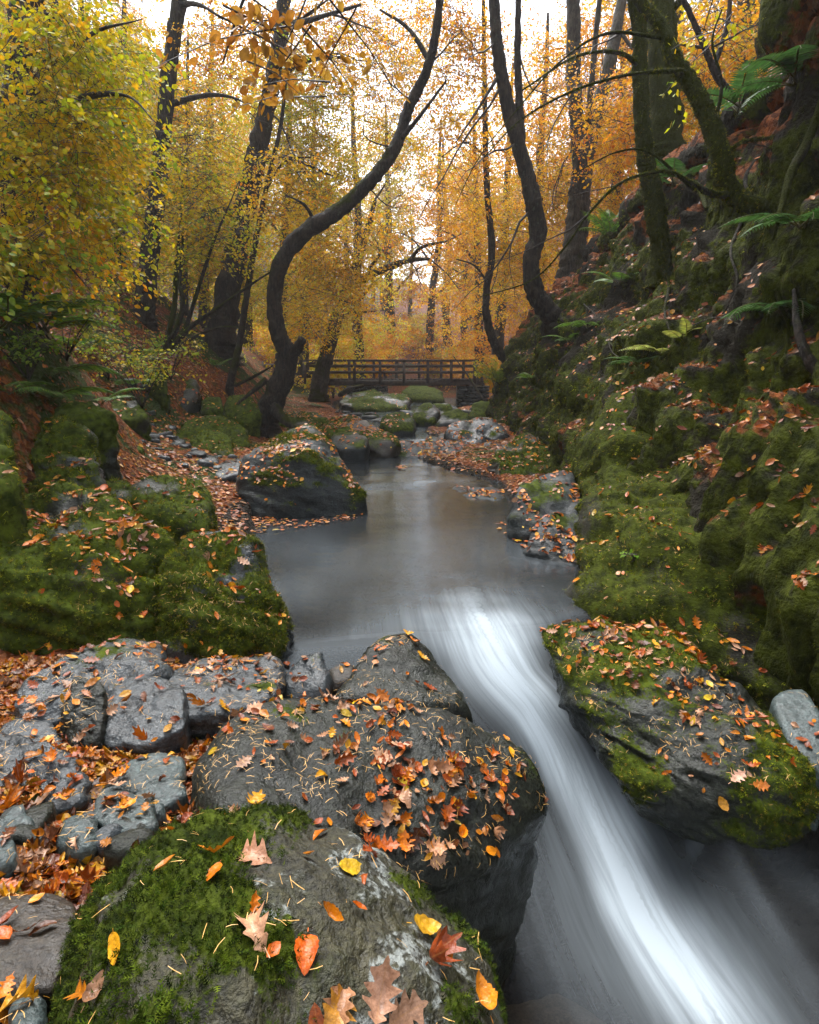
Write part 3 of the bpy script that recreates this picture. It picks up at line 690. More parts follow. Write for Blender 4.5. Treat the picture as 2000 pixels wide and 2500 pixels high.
# --- big boulder and neighbours
rock('big_boulder', 'big tilted boulder in midstream capped with moss and leaves', hp((505, 980, 6.5), (535, 950, 6.7), (600, 912, 7.0), (655, 893, 7.1), (690, 930, 6.9), (745, 1005, 6.5), (772, 1050, 6.3), (745, 1075, 6.2), (640, 975, 6.25), (600, 1092, 6.05), (535, 1080, 6.1), (510, 1020, 6.3)),
     6, 'slate_dark', -.35, 18, .6, (.14, .62, 1.6), host='the big midstream boulder', seed=7, litter=2.4)
rock('mossy_mound', 'low leafy mossy mound at the back of the left shingle', hp((370, 925, 9.6), (400, 890, 10.3), (450, 876, 10.6), (500, 900, 10.3), (525, 935, 9.5), (450, 950, 9.2)), 5, 'slab', .2, 9, 1, (.75, .2, 1.6), host='the rear mossy mound')
rock('mossy_mound', 'rounded mossy boulder in front of the leafy mound by the shingle', hp((392, 950, 8.5), (405, 920, 8.9), (440, 908, 9.1), (485, 925, 8.9), (492, 955, 8.3), (440, 965, 8.1)), 5, 'slab', .2, 10, 1, (.7, .15, 1.6))
rock('flat_stone', 'flat dark grey stone in front of the rounded mossy boulder', hp((392, 995, 7.2), (398, 962, 7.8), (455, 958, 7.9), (462, 985, 7.4), (430, 1000, 7.1)), 4, 'slate', .1, 14, .8)
rock('flat_stone', 'leaf dotted flat grey stone left of the big boulder', hp((445, 1000, 7.1), (475, 970, 7.6), (510, 965, 7.7), (512, 1000, 7.1), (470, 1008, 6.9)), 4, 'slate', .1, 14, .8)
rock('flat_stone', 'low grey green stone beside the square mossy block', hp((268, 990, 6.6), (285, 975, 6.9), (325, 975, 6.9), (330, 998, 6.5), (290, 1003, 6.4)), 4, 'slate', .2, 12, .8, (-.1, .3, 3))
rock('dark_boulder', 'dark mossy boulder at the foot of the left slope', hp((345, 850, 11.3), (360, 805, 12.0), (410, 800, 12.2), (418, 840, 11.5), (390, 862, 11.1)), 4, 'slab', .3, 12, 1, (.45, .1, 1.6))
rock('mossy_rock', 'small mossy lump right of the dark boulder under the slope', hp((425, 860, 11.3), (435, 838, 11.8), (465, 836, 11.8), (470, 862, 11.2)), 4, 'slab', .3, 10, 1, (.8, .1, 2))
rock('mossy_rock', 'mossy rock against the foot of the curved tree', hp((472, 870, 11.2), (485, 830, 11.9), (530, 832, 11.9), (545, 872, 11.1), (510, 880, 10.9)), 4, 'slab', .3, 10, 1, (.75, .1, 2))
rock('green_grey_boulder', 'smooth green grey boulder at the water edge behind the big boulder', hp((695, 935, 10.2), (700, 912, 10.7), (745, 908, 10.8), (776, 922, 10.4), (772, 945, 9.8), (720, 945, 9.8)), 4, 'slate_dark', -.2, 12, .6, (.05, .4, 1.8))
rock('leafy_rock', 'leaf covered mossy rock running down to the upper water', hp((670, 910, 11.4), (690, 880, 12.2), (740, 878, 12.4), (790, 900, 11.8), (830, 925, 11.0), (825, 940, 10.5), (770, 938, 10.6), (700, 925, 11)), 5, 'brown_rock', -.2, 10, 1.2, (.2, .4, 1.6), host='the leafy rock by the upper water', litter=2)
rock('leafy_rock', 'mossy leaf covered rock on the left bank below the leaning tree', hp((590, 890, 12.8), (610, 868, 13.5), (660, 865, 13.6), (690, 880, 13.0), (670, 905, 12.2), (610, 905, 12.2)), 4, 'slab', .1, 10, 1.2, (.5, .2, 1.6), litter=2)
rock('grey_boulder', 'grey mossy topped boulder standing in the upper stream', hp((800, 895, 13.6), (815, 875, 14.2), (850, 868, 14.5), (872, 882, 14.0), (868, 905, 13.2), (825, 907, 13.1)), 4, 'slate_dark', -.1, 12, 1, (.25, .5, 1.8))
rock('grey_boulder', 'grey boulder with green cap left of the boulder group below the bridge', hp((868, 885, 15.6), (878, 858, 16.2), (905, 850, 16.5), (925, 865, 16.2), (915, 888, 15.5)), 4, 'slate_dark', 0, 12, 1, (.2, .4, 1.8))
rock('grey_boulder', 'dark boulder at the back of the group below the bridge', hp((900, 875, 17.2), (915, 848, 17.8), (950, 850, 17.8), (955, 875, 17.2)), 4, 'slab', 0, 12, 1, (.25, .3, 1.8))
rock('grey_boulder', 'rounded mossy boulder at the front of the group below the bridge', hp((920, 892, 14.9), (935, 868, 15.5), (965, 862, 15.7), (988, 875, 15.3), (985, 895, 14.7)), 4, 'slate_dark', 0, 11, 1, (.25, .4, 1.8))
rock('mossy_rock', 'mossy square rock against the right bank below the bridge', hp((985, 880, 15.5), (1000, 850, 16.3), (1040, 845, 16.5), (1050, 880, 15.5)), 4, 'slab', 0, 14, 1, (.6, .2, 1.8))
rock('bridge_boulder', 'wide dark boulder carrying the stone pier of the footbridge', hp((718, 850, 22.5), (735, 832, 23.6), (790, 824, 24.6), (850, 828, 24.4), (862, 842, 23.4), (850, 860, 21.9), (780, 864, 21.6), (735, 862, 21.8)), 5, 'slab', -.1, 10, 1, (.35, .25, 1.0), litter=1.0)
rock('mossy_boulder', 'bright green mossy boulder lying beyond the footbridge', hp((845, 830, 28), (860, 813, 29.3), (890, 811, 29.6), (930, 828, 28.6), (935, 842, 27.4), (870, 842, 27.4)), 4, 'pale_rock', -.1, 10, .8, (.75, .3, .9))
# --- right side ledges
rock('leafy_ledge', 'low leaf covered rock tongue reaching into the stream from the right', hp((832, 968, 10.6), (850, 950, 11.2), (920, 930, 12.0), (1000, 905, 13.2), (1060, 905, 13.2), (1080, 960, 10.8), (1040, 985, 10.0), (960, 985, 9.9), (880, 975, 10.2)), 5, 'slate_dark', -.2, 9, 1.5, (-.05, .25, 2), host='the leafy rock tongue', litter=3)
rock('ledge_block', 'grey rock step with leaves behind the rock tongue', hp((940, 915, 11.9), (960, 885, 12.3), (1030, 878, 12.6), (1070, 920, 12.0), (1000, 945, 11.4)), 4, 'slate', 0, 12, 1.4, (0, .3, 2), litter=2.5)
rock('mossy_ledge', 'mossy ledge rock on the right bank above the rock tongue', hp((1030, 990, 8.6), (1045, 942, 8.8), (1110, 922, 9.2), (1160, 950, 8.8), (1150, 1010, 8.0), (1060, 1012, 8.1)), 5, 'brown_rock', 0, 10, 1.5, (.35, .25, 2), host='the right bank ledge', litter=2)
rock('low_ledge', 'low leafy rock at the water edge of the right bank', hp((940, 1035, 7.6), (975, 1018, 8.1), (1060, 1015, 8.2), (1090, 1050, 7.2), (1040, 1062, 6.9), (980, 1050, 7.2)), 4, 'slate_dark', -.2, 10, 1.5, (-.1, .3, 2), litter=3)
rock('slate_block', 'upright grey slate block with leafy top at the right water edge', hp((1078, 1100, 5.3), (1085, 1040, 5.5), (1130, 1003, 5.9), (1200, 1005, 6.2), (1240, 1050, 5.7), (1235, 1110, 5.0), (1140, 1152, 5.05), (1095, 1125, 5.2)), 5, 'slate_dark', -.4, 14, 1.0, (.0, .25, 2), host='the slate block at the right edge', litter=2.2)
rock('slate_block', 'grey ribbed rock in front of the upright slate block', hp((1108, 1160, 4.75), (1125, 1105, 4.95), (1180, 1078, 5.2), (1245, 1090, 5.1), (1245, 1200, 4.4), (1180, 1217, 4.45), (1125, 1187, 4.65)), 5, 'slate_dark', -.4, 12, 1.1, (-.05, .3, 2), host='the ribbed rock at the right edge', litter=2.2)
rock('wet_stone', 'flat wet stone with leaves just above the pool', hp((1050, 1182, 4.75), (1075, 1172, 4.95), (1110, 1180, 4.8), (1105, 1195, 4.55), (1065, 1195, 4.55)), 4, 'slab', -.3, 10, 1, None, litter=2)
rock('wet_stone', 'long wet stone edged with leaves by the mossy outcrop', hp((1075, 1225, 4.2), (1100, 1205, 4.45), (1180, 1212, 4.35), (1240, 1225, 4.15), (1235, 1262, 3.75), (1150, 1250, 3.9)), 4, 'slab', -.4, 10, 1, None, host='the long wet stone', litter=2.5)
rock('mossy_outcrop', 'huge moss covered rock outcrop on the right beside the pool', hp((1232, 1060, 5.0), (1265, 930, 5.9), (1340, 835, 6.3), (1480, 800, 6.0), (1640, 830, 5.2), (1800, 860, 4.6), (2000, 960, 4.0), (2000, 1450, 2.8), (1725, 1440, 2.75), (1500, 1385, 2.95), (1400, 1360, 3.1), (1260, 1300, 3.45), (1228, 1235, 3.75), (1225, 1140, 4.3), (1560, 1150, 3.6), (1500, 1000, 4.4)),
     6, 'bank_rock', -.6, 14, 1.3, (.72, .12, 1.5), host='the mossy outcrop', seed=3, litter=.5)
rock('right_foreground_rock', 'long sloping dark rock right of the cascade with leaves and needles', hp((1138, 1330, 2.85), (1180, 1302, 3.0), (1300, 1305, 2.95), (1400, 1330, 2.85), (1500, 1420, 2.50), (1620, 1500, 2.22), (1660, 1640, 1.90), (1560, 1700, 1.85), (1440, 1680, 1.98), (1340, 1690, 2.08), (1270, 1580, 2.32), (1180, 1430, 2.65)),
     7, 'slab', -.95, 12, .9, (.32, .25, 3.0), host='the long dark rock right of the cascade', seed=9, litter=.7, foot=[(1.12, 2.95, -.6), (1.2, 2.5, -.7), (1.28, 2.15, -.7), (1.5, 1.98, -.7), (1.9, 2.05, -.7), (1.8, 3.0, -.6)])
rock('slate_pillar', 'smooth blue green slate leaning at the right edge of the frame', hp((1625, 1462, 2.30), (1650, 1448, 2.35), (1695, 1450, 2.33), (1745, 1540, 2.08), (1745, 1620, 1.92), (1690, 1605, 1.98), (1650, 1540, 2.12)), 5, 'slate_green', -.3, 16, .3, None)
rock('dark_wet_rock', 'dark wet rock under the lower right water', [np.array(q) for q in [(1.05, 1.95, -.76), (1.3, 2.05, -.70), (1.9, 1.9, -.62), (2.0, 1.2, -.74), (1.55, 1.15, -.80), (1.15, 1.5, -.80)]], 5, 'slab', -1.2, 9, .8)
# --- shingle
for k in range(64):
    dx, dy = rng.uniform(290, 500), rng.uniform(885, 1000)
    if 385 < dx < 500 and 905 < dy < 960: continue
    Yd = np.interp(dy, [880, 940, 1000], [10.8, 8.7, 6.9]); x = (dx - 862.5) / FPX * Yd
    z = float(ground_z(np.array([x]), np.array([Yd]))[0]); s = rng.uniform(.05, .15)
    a = rng.uniform(0, 6.3, 7)
    pts = [np.array([x + s * math.cos(t) * rng.uniform(.7, 1.2), Yd + s * .8 * math.sin(t), z + s * rng.uniform(.05, .6)]) for t in a]
    rock('shingle_stone', 'small grey stone in the shingle left of the big boulder', pts, 3, rng.choice(['slate', 'slate_green', 'slate', 'slate_dark']), z - .05, 8, .6, None, 'shingle stones', 'stone', litter=.3)
for k in range(46):
    dx, dy = rng.uniform(690, 1010), rng.uniform(842, 880)
    Yd = np.interp(dy, [842, 880], [22, 15.5]) + rng.uniform(-.6, .6); x = (dx - 862.5) / FPX * Yd
    z = max(float(ground_z(np.array([x]), np.array([Yd]))[0]), float(interp(Yd, ZW)) - .06); s = rng.uniform(.10, .34)
    a = rng.uniform(0, 6.3, 7)
    pts = [np.array([x + s * math.cos(t) * rng.uniform(.7, 1.2), Yd + s * .8 * math.sin(t), z + s * rng.uniform(.1, .6)]) for t in a]
    rock('stream_stone', 'small grey stone in the shallows between the bridge and the boulders', pts, 3, rng.choice(['slate', 'slate_dark', 'slab']), z - .1, 8, .6, (.2, .3, 2) if k % 3 == 0 else None, 'stones in the upper shallows', 'stone', litter=.3)
for k in range(26):
    dx, dy = rng.uniform(-40, 400), rng.uniform(1560, 1790)
    if 200 < dx < 400 and 1560 < dy < 1640: continue
    z = np.interp(dy, [1560, 1790], [.18, .42]); q = Pz(dx, dy, z); s = rng.uniform(.03, .07)
    a = rng.uniform(0, 6.3, 7)
    pts = [np.array([q[0] + s * math.cos(t), q[1] + s * .8 * math.sin(t), z + s * rng.uniform(-.1, .5)]) for t in a]
    rock('leaf_drift_stone', 'small stone showing through the drift of leaves at lower left', pts, 3, rng.choice(['slate', 'slate_green', 'slab']), z - .1, 8, .6, None, 'stones in the near leaf drift', 'stone', litter=.6)
print('rocks', round(time.time() - T0, 1))

# ------------------------------------------------------------------ leaves, moss and needles: shapes
def tpl_fine(oak, curl, cup, seed, twist=.0):
    """a finely cut leaf for the ones that lie close: midrib plus a lobed or oval rim"""
    r = np.random.default_rng(seed); n = 22; t = np.linspace(0, 1, n)
    w = (.30 * np.sin(np.pi * t ** .85) ** .75) if not oak else (.07 + .20 * np.sin(np.pi * t ** 1.15) ** .8) * (1 + .42 * np.cos(2 * np.pi * t * 4.6 + 2.4)) * np.clip(6 * (1.02 - t), 0, 1) * np.clip(5 * t + .1, 0, 1)
    L, U = [], []
    for k in range(n):
        wl, wr = w[k] * r.uniform(.92, 1.08), w[k] * r.uniform(.92, 1.08)
        for y in (wl, wl * .5, 0, -wr * .5, -wr):
            zz = curl * (t[k] - .45) ** 2 * 1.6 + cup * (abs(y) / .3) ** 1.6 * .55 + .018 * math.sin(t[k] * 21 + 9 * y + seed) * min(1, abs(y) / .1) + twist * y * (t[k] - .5) * 3
            L.append((t[k], y, zz)); U.append(y / .3)
    F = []
    for k in range(n - 1):
        for j in range(4):
            a = k * 5 + j; F += [(a, a + 5, a + 1), (a + 1, a + 5, a + 6)]
    b = len(L); L += [(-.16, .012, -.03), (-.16, -.012, -.03), (.02, .012, 0), (.02, -.012, 0)]; U += [0, 0, 0, 0]
    F += [(b, b + 2, b + 1), (b + 1, b + 2, b + 3)]
    return np.array(L), np.array(F), np.array(U)
def tpl_oval(curl=.12, cup=.10, w=.33):
    L = [(0, 0, 0), (.5, 0, -.02), (1, 0, curl), (.18, .62*w, cup*.6), (.5, w, cup), (.82, .55*w, cup*.6 + curl*.6), (.18, -.62*w, cup*.6), (.5, -w, cup), (.82, -.55*w, cup*.6 + curl*.6)]
    F = [(0,1,3),(3,1,4),(4,1,5),(5,1,2),(0,6,1),(6,7,1),(7,8,1),(8,2,1)]
    return np.array(L, float), np.array(F), np.array([p[1] / w for p in L])
def tpl_oak(curl=.15, cup=.08):
    out = [(.02, .02), (.14, .10), (.20, .05), (.30, .20), (.36, .10), (.48, .28), (.55, .13), (.68, .26), (.74, .12), (.86, .17), (.94, .09)]
    mid = [(0, 0), (.25, 0), (.5, 0), (.75, 0), (1.0, 0)]
    L, F = [], []
    f = lambda x, y: (x, y, curl * (x - .4) ** 2 * 1.8 + cup * abs(y) * 3 + .03 * math.sin(9 * x + 7 * y))
    for m in mid: L.append(f(*m))
    for s in (1, -1):
        b = len(L)
        for (x, y) in out: L.append(f(x, s * y))
        for i in range(len(out) - 1):
            xm = (out[i][0] + out[i + 1][0]) / 2; m = int(round(xm * 4)); 
            F.append((b + i, b + i + 1, m) if s < 0 else (b + i + 1, b + i, m))
        prev = int(round((out[0][0] + out[1][0]) * 2))
        for i in range(1, len(out) - 1):
            xm = (out[i][0] + out[i + 1][0]) / 2; m = int(round(xm * 4))
            if m != prev: F.append((b + i, m, prev) if s < 0 else (b + i, prev, m)); prev = m
        F.append((b + len(out) - 1, 4, 3) if s < 0 else (b + len(out) - 1, 3, 4))
    return np.array(L), np.array(F), np.array([p[1] / .28 for p in L])
def tpl_quad(w=.32):
    L = [(0, 0, 0), (.45, w, .05), (1, 0, 0), (.45, -w, .05)]
    return np.array(L), np.array([(0, 1, 2), (0, 2, 3)]), np.array([0, 1, 0, -1.])
def tpl_hex(w=.31):
    L = [(0, 0, 0), (.3, w, .05), (.72, w * .8, .03), (1, 0, -.04), (.72, -w * .8, .03), (.3, -w, .05)]
    return np.array(L), np.array([(0, 1, 2), (0, 2, 3), (0, 3, 4), (0, 4, 5)]), np.array([0, 1, 1, 0, -1, -1.])
def tpl_moss(pairs):
    L, F = [], []
    def tri(a, b, c): 
        k = len(L); L.extend([a, b, c]); F.append((k, k + 1, k + 2))
    tri((0, .045, 0), (0, -.045, 0), (1, 0, .0))
    for i in range(pairs):
        u = .15 + .75 * i / pairs; l = .42 * (1 - .55 * u)
        for s in (1, -1): tri((u - .07, 0, 0), (u + .07, 0, 0), (u + l * .75, s * l * .8, .06))
    return np.array(L, float), np.array(F), np.zeros(len(L))
def frames(d, n):
    d = nrm(d); s = nrm(np.cross(n, d)); n = np.cross(d, s)
    return np.stack([d, s, n], 1)           # rows: along, across, normal
def scatter(tpl, Pp, Fr, size, colr=None):
    L, F, U = tpl; n = len(Pp); size = np.broadcast_to(np.asarray(size, float), (n,))
    V = Pp[:, None] + size[:, None, None] * np.einsum('vk,nkc->nvc', L, Fr)
    FF = (np.arange(n)[:, None, None] * len(L) + F[None]).reshape(-1, 3)
    C = np.repeat(colr, len(L), 0) if colr is not None else None
    return V.reshape(-1, 3), FF, C, np.tile(U, n)
def join(parts):
    V, F, C, U, o = [], [], [], [], 0
    for v, f, c, u in parts:
        V.append(v); F.append(f + o); C.append(c); U.append(u); o += len(v)
    return np.concatenate(V), np.concatenate(F), np.concatenate(C), np.concatenate(U)
def pick(palette, n, r):
    c = np.array([q[:3] for q in palette]); w = np.array([q[3] if len(q) > 3 else 1 for q in palette], float)
    k = r.choice(len(c), n, p=w / w.sum())
    return np.clip(c[k] * r.uniform(.75, 1.2, (n, 1)) * r.uniform(.93, 1.07, (n, 3)), 0, .9)

# moss fronds on a surface
MOSSPAL = [(.045, .062, .003), (.090, .115, .005), (.15, .165, .008), (.016, .022, .002), (.15, .12, .012, .6)]
MOSSBANK = [(.065, .085, .004), (.115, .140, .006), (.18, .195, .010), (.018, .024, .002, 1.2), (.16, .115, .014, .8)]
def moss_on(label, n, length, pairs, thr=.42, droop=.5, pal=MOSSPAL, entry=None, clump=9):
    nm, W, F, info = entry or next(s for s in SURF if s[0] == label)
    m = info['moss']; fa = np.linalg.norm(np.cross(W[F[:, 1]] - W[F[:, 0]], W[F[:, 2]] - W[F[:, 0]]), axis=1) / 2
    fm = m[F].mean(1); cen = W[F].mean(1)
    px, py, dz = project(cen)
    fN = nrm(np.cross(W[F[:, 1]] - W[F[:, 0]], W[F[:, 2]] - W[F[:, 0]]))
    face = ((np.array([0, 0, H]) - cen) * fN).sum(1)
    ok = (px > -260) & (px < 1990) & (py > -200) & (py < 2400) & (dz > .2) & (face > -.35 * np.linalg.norm(cen - np.array([0, 0, H]), axis=1))
    w = fa * sstep(thr - .08, thr + .15, fm) * ok / np.maximum(dz, .5) ** 1.2
    if w.sum() <= 0: return
    k = rng.choice(len(F), n, p=w / w.sum())
    r1, r2 = np.sqrt(rng.random((n, 1))), rng.random((n, 1))
    a, b, c = W[F[k, 0]], W[F[k, 1]], W[F[k, 2]]
    Pp = a * (1 - r1) + b * r1 * (1 - r2) + c * r1 * r2
    N = fN[k]
    dirn = N * rng.uniform(.25, .9, (n, 1)) + rng.normal(size=(n, 3)) * .55 + np.array([0, 0, -1]) * droop * (1.15 - N[:, 2:3])
    cl = fbm(Pp * clump, 3)
    size = length * rng.uniform(.6, 1.3, n) * (1 + .35 * cl)
    if label == 'river_bank': size = size * np.clip(dz[k] / 8, .38, 1.1)
    C = pick(pal, n, rng) * np.clip(.9 + .6 * cl + .25 * (N[:, 2]), .35, 1.6)[:, None]  # tone varies by clump; upward faces lighter, fronts darker: shading put into colour
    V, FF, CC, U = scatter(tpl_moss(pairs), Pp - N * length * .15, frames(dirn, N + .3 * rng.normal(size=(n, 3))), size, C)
    org = info['c'] if 'c' in info else np.zeros(3)
    o = link('moss', make_mesh('moss', V - org, FF, M['moss'], False, {'col': CC}), info.get('obj'))
    o["kind"] = "stuff"
    if info.get('obj') is None: o["label"] = "green moss hanging over the rocky bank"
moss_on('broad mossy lichened rock at the bottom of the photo with a dark hollow', 15500, .0160, 3, .38, .6, [(.022, .040, .003), (.040, .064, .005), (.075, .105, .008), (.008, .014, .002)])
moss_on('largest moss covered boulder at the left edge scattered with orange leaves', 21000, .028, 2)
moss_on('domed mossy boulder with a bare grey foot at the pool edge', 14000, .026, 2)
moss_on('huge moss covered rock outcrop on the right beside the pool', 31000, .037, 2, .38, .9, MOSSBANK)
moss_on('long sloping dark rock right of the cascade with leaves and needles', 9000, .022, 2, .5, .5, MOSSBANK)
moss_on('dark mossy square block behind the largest mossy boulder', 6000, .045, 1, .4, .9, MOSSBANK)
moss_on('big tilted boulder in midstream capped with moss and leaves', 7000, .045, 1, .5, .6)
for lb in ['low mossy rock between the square block and the left crag', 'mossy rock with a pale bare face on the left bank', 'dark mossy rock cut by the left edge of the frame', 'green mossy rock below the pale faced crag',
           'low leafy mossy mound at the back of the left shingle', 'rounded mossy boulder in front of the leafy mound by the shingle', 'mossy ledge rock on the right bank above the rock tongue', 'mossy rock against the foot of the curved tree']:
    moss_on(lb, 2200, .055, 1, .45, .6)
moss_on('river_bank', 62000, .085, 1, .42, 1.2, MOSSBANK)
print('moss', round(time.time() - T0, 1))
# ------------------------------------------------------------------ footbridge
def build_bridge():
    y0, y1 = 25.0, 26.3
    zd = P(900, 812, y0)[2]                                     # underside of the beams
    xl, xr = P(655, 800, y0)[0], P(1000, 800, y0)[0]
    root = empty('footbridge', ((xl + xr) / 2, (y0 + y1) / 2, zd - .4))
    tag(root, 'dark timber footbridge with post and rail sides crossing the stream', 'footbridge')
    org = np.array(root.location)
    def part(name, boxes, parent=root, mat='wood', bev=True):
        V, F, o = [], [], 0
        for c, s in boxes:
            v, f = box_verts(c, s); V.append(v); F.append(f + o); o += 8
        return link(name, make_mesh(name, np.concatenate(V) - org, np.concatenate(F), M[mat], False), parent)
    xm = (xl + xr) / 2; w = xr - xl
    for y in (y0 + .1, y1 - .1): part('beam', [((xm, y, zd + .12), (w, .14, .24))])
    n = int(w / .16)
    for k in range(n):
        x = xl + .08 + k * (w - .16) / (n - 1)
        part('plank', [((x, (y0 + y1) / 2, zd + .27 + .004 * math.sin(k * 2.7)), (.145, y1 - y0 + .1, .05))])
    zt = P(900, 760, y0)[2]
    post_px = [676, 712, 766, 793, 843, 893, 943, 996]
    posts = [P(q, 800, y0)[0] for q in [690, 747, 801, 851, 901, 950, 999]]
    for y in (y0 - .03, y1 + .03):
        off = 0 if y < y1 else -.35
        for x in posts:
            if xl - .2 < x + off < xr + .2:
                part('post', [((x + off, y, (zd + .1 + zt) / 2), (.12, .10, zt - zd - .1))])
        part('handrail', [((xm, y, zt + .03), (w + .3, .15, .06))])
        for zz in (.40, .74):
            part('rail', [((xm, y + (.06 if y > y1 else -.06) * 0, zd + .25 + (zt - zd - .25) * zz), (w + .2, .045, .11))])
    # railing of the path leading on to the bridge at its far left end
    for k in range(4):
        part('post', [((xl - .5 - k * .75, y1 + .1 + k * .55, (zd + zt) / 2 + .05), (.10, .10, zt - zd))])
    V, F, T = tube([(xl, y1 + .05, zt - .05), (xl - 3.0, y1 + 2.2, zt - .12)], [.06, .06], 4)
    link('handrail', make_mesh('handrail', V - org, [F, T], M['wood'], False), root)
    V, F, T = tube([(xl, y1 + .05, zt - .5), (xl - 3.0, y1 + 2.2, zt - .55)], [.05, .05], 4)
    link('rail', make_mesh('rail', V - org, [F, T], M['wood'], False), root)
    # dry stone pier and abutment
    r = np.random.default_rng(3)
    for (xa, xb, za, zb, ya, yb) in [(P(728, 800, 25)[0], P(815, 800, 25)[0], zd - .62, zd - .005, 25.0, 26.2), (P(962, 800, 25)[0], P(1030, 800, 25)[0], zd - .95, zd - .005, 25.0, 26.3)]:
        core = part('pier', [(((xa + xb) / 2, (ya + yb) / 2 + .12, (za + zb) / 2 - .02), (xb - xa - .16, yb - ya - .16, zb - za - .04))], root, 'slab')
        z = za; row = 0
        while z < zb - .02:
            h = min(r.uniform(.10, .17), zb - z); x = xa + (r.uniform(0, .15) if row % 2 else 0)
            while x < xb:
                wd = min(r.uniform(.22, .5), xb - x + .05)
                S, Fi = ico(2); k = np.abs(S) ** 5; rr = 1 / np.power(k.sum(1), 1 / 5)
                V = S * rr[:, None] * np.array([wd / 2 * .96, .17, h / 2 * .95])
                V += .012 * np.stack([pnoise(V * 9 + r.uniform(0, 90)), pnoise(V * 9 + 40 + x), pnoise(V * 9 + z * 9)], -1)
                c = np.array([x + wd / 2, ya + .12 + r.uniform(-.05, .05), z + h / 2])
                o = link('stone', make_mesh('stone', V, Fi, M['slate' if r.random() < .5 else 'slab'], True, {'moss': np.full(len(V), r.uniform(0, .35))}), core)
                o.location = tuple(c - org)
                x += wd
            z += h; row += 1
build_bridge()

# ------------------------------------------------------------------ trees
YG = [(.34, .40, .010), (.52, .48, .010), (.66, .48, .010), (.54, .28, .008, .5), (.20, .32, .02), (.70, .40, .010)]
GOLD = [(.74, .46, .015), (.78, .40, .012), (.62, .48, .02), (.68, .26, .010, .7), (.50, .16, .010, .3), (.46, .46, .02, .5)]
LIME = [(.58, .54, .03), (.68, .54, .03), (.44, .50, .04), (.72, .42, .02), (.66, .28, .02, .4)]
ORG = [(.72, .30, .012), (.66, .20, .010, .8), (.78, .42, .015, 1.3), (.46, .12, .010, .5), (.74, .50, .02, 1.2)]
COPPER = [(.56, .20, .03), (.64, .30, .04), (.44, .16, .03), (.66, .42, .05)]
PALE = [(.60, .48, .08), (.64, .40, .06), (.46, .50, .10), (.52, .28, .06)]

def sprays(C, R, n, L, K, leaf, pal, r, tpl, droop=.25, twig=True, updir=None, tw=.0035):
    """leafy twigs filling ellipsoids; returns leaf mesh data and twig mesh data"""
    O = nrm(r.normal(size=(n, 3))) * (r.random((n, 1)) ** (1 / 2.4)) * R + C
    az = r.uniform(0, 2 * np.pi, n)
    d = np.stack([np.cos(az), np.sin(az), r.normal(-droop, .25, n)], -1)
    if updir is not None: d = d + updir
    d = nrm(d); up = nrm(np.array([0, 0, 1.]) + .4 * r.normal(size=(n, 3)))
    s = nrm(np.cross(up, d)); nn = np.cross(d, s)
    Ls = L * r.uniform(.55, 1.3, n)
    t = np.sort(r.uniform(.08, 1, (n, K)), 1)
    side = np.where(np.arange(K) % 2 == 0, 1., -1.)[None] * np.ones((n, 1))
    off = side * (.03 + .42 * r.random((n, K)) ** .8 * (1.05 - t * .8))
    sag = -.18 * t ** 2
    Pp = O[:, None] + (d[:, None] * t[..., None] + s[:, None] * off[..., None] + nn[:, None] * r.normal(0, .035, (n, K, 1))) * Ls[:, None, None]
    Pp[..., 2] += sag * Ls[:, None]
    ld = d[:, None] * .5 + s[:, None] * side[..., None] * .7 + r.normal(size=(n, K, 3)) * .4 + np.array([0, 0, -.25])
    ln = nn[:, None] + r.normal(size=(n, K, 3)) * .55
    # each spray leans to its own hue
    base = pick(pal, n, r)
    C1 = np.repeat(base, K, 0) * .55 + pick(pal, n * K, r) * .45
    lf = scatter(tpl, Pp.reshape(-1, 3), frames(ld.reshape(-1, 3), ln.reshape(-1, 3)), leaf * r.uniform(.65, 1.25, n * K), C1)
    tws = []
    if twig:
        q = [O - d * Ls[:, None] * .5, O + d * Ls[:, None] * .4 + np.array([0, 0, -.03]) * Ls[:, None], O + d * Ls[:, None] * 1.0 + np.array([0, 0, -.18]) * Ls[:, None]]
        tws.append(many_tubes(q[0], q[1], tw * 1.7, tw)); tws.append(many_tubes(q[1], q[2], tw, tw * .5))
        ks = np.arange(2, K, 5 if tw < .003 else 16)
        a = O[:, None] + d[:, None] * (t[:, ks] * .75)[..., None] * Ls[:, None, None]; a[..., 2] -= .14 * (t[:, ks] * .75) ** 2 * Ls[:, None]
        tws.append(many_tubes(a.reshape(-1, 3), Pp[:, ks].reshape(-1, 3), tw * .7, tw * .4))
    return lf, tws
def join_tubes(tws):
    V, F, o = [], [], 0
    for v, f in tws: V.append(v); F.append(f + o); o += len(v)
    return np.concatenate(V), np.concatenate(F)

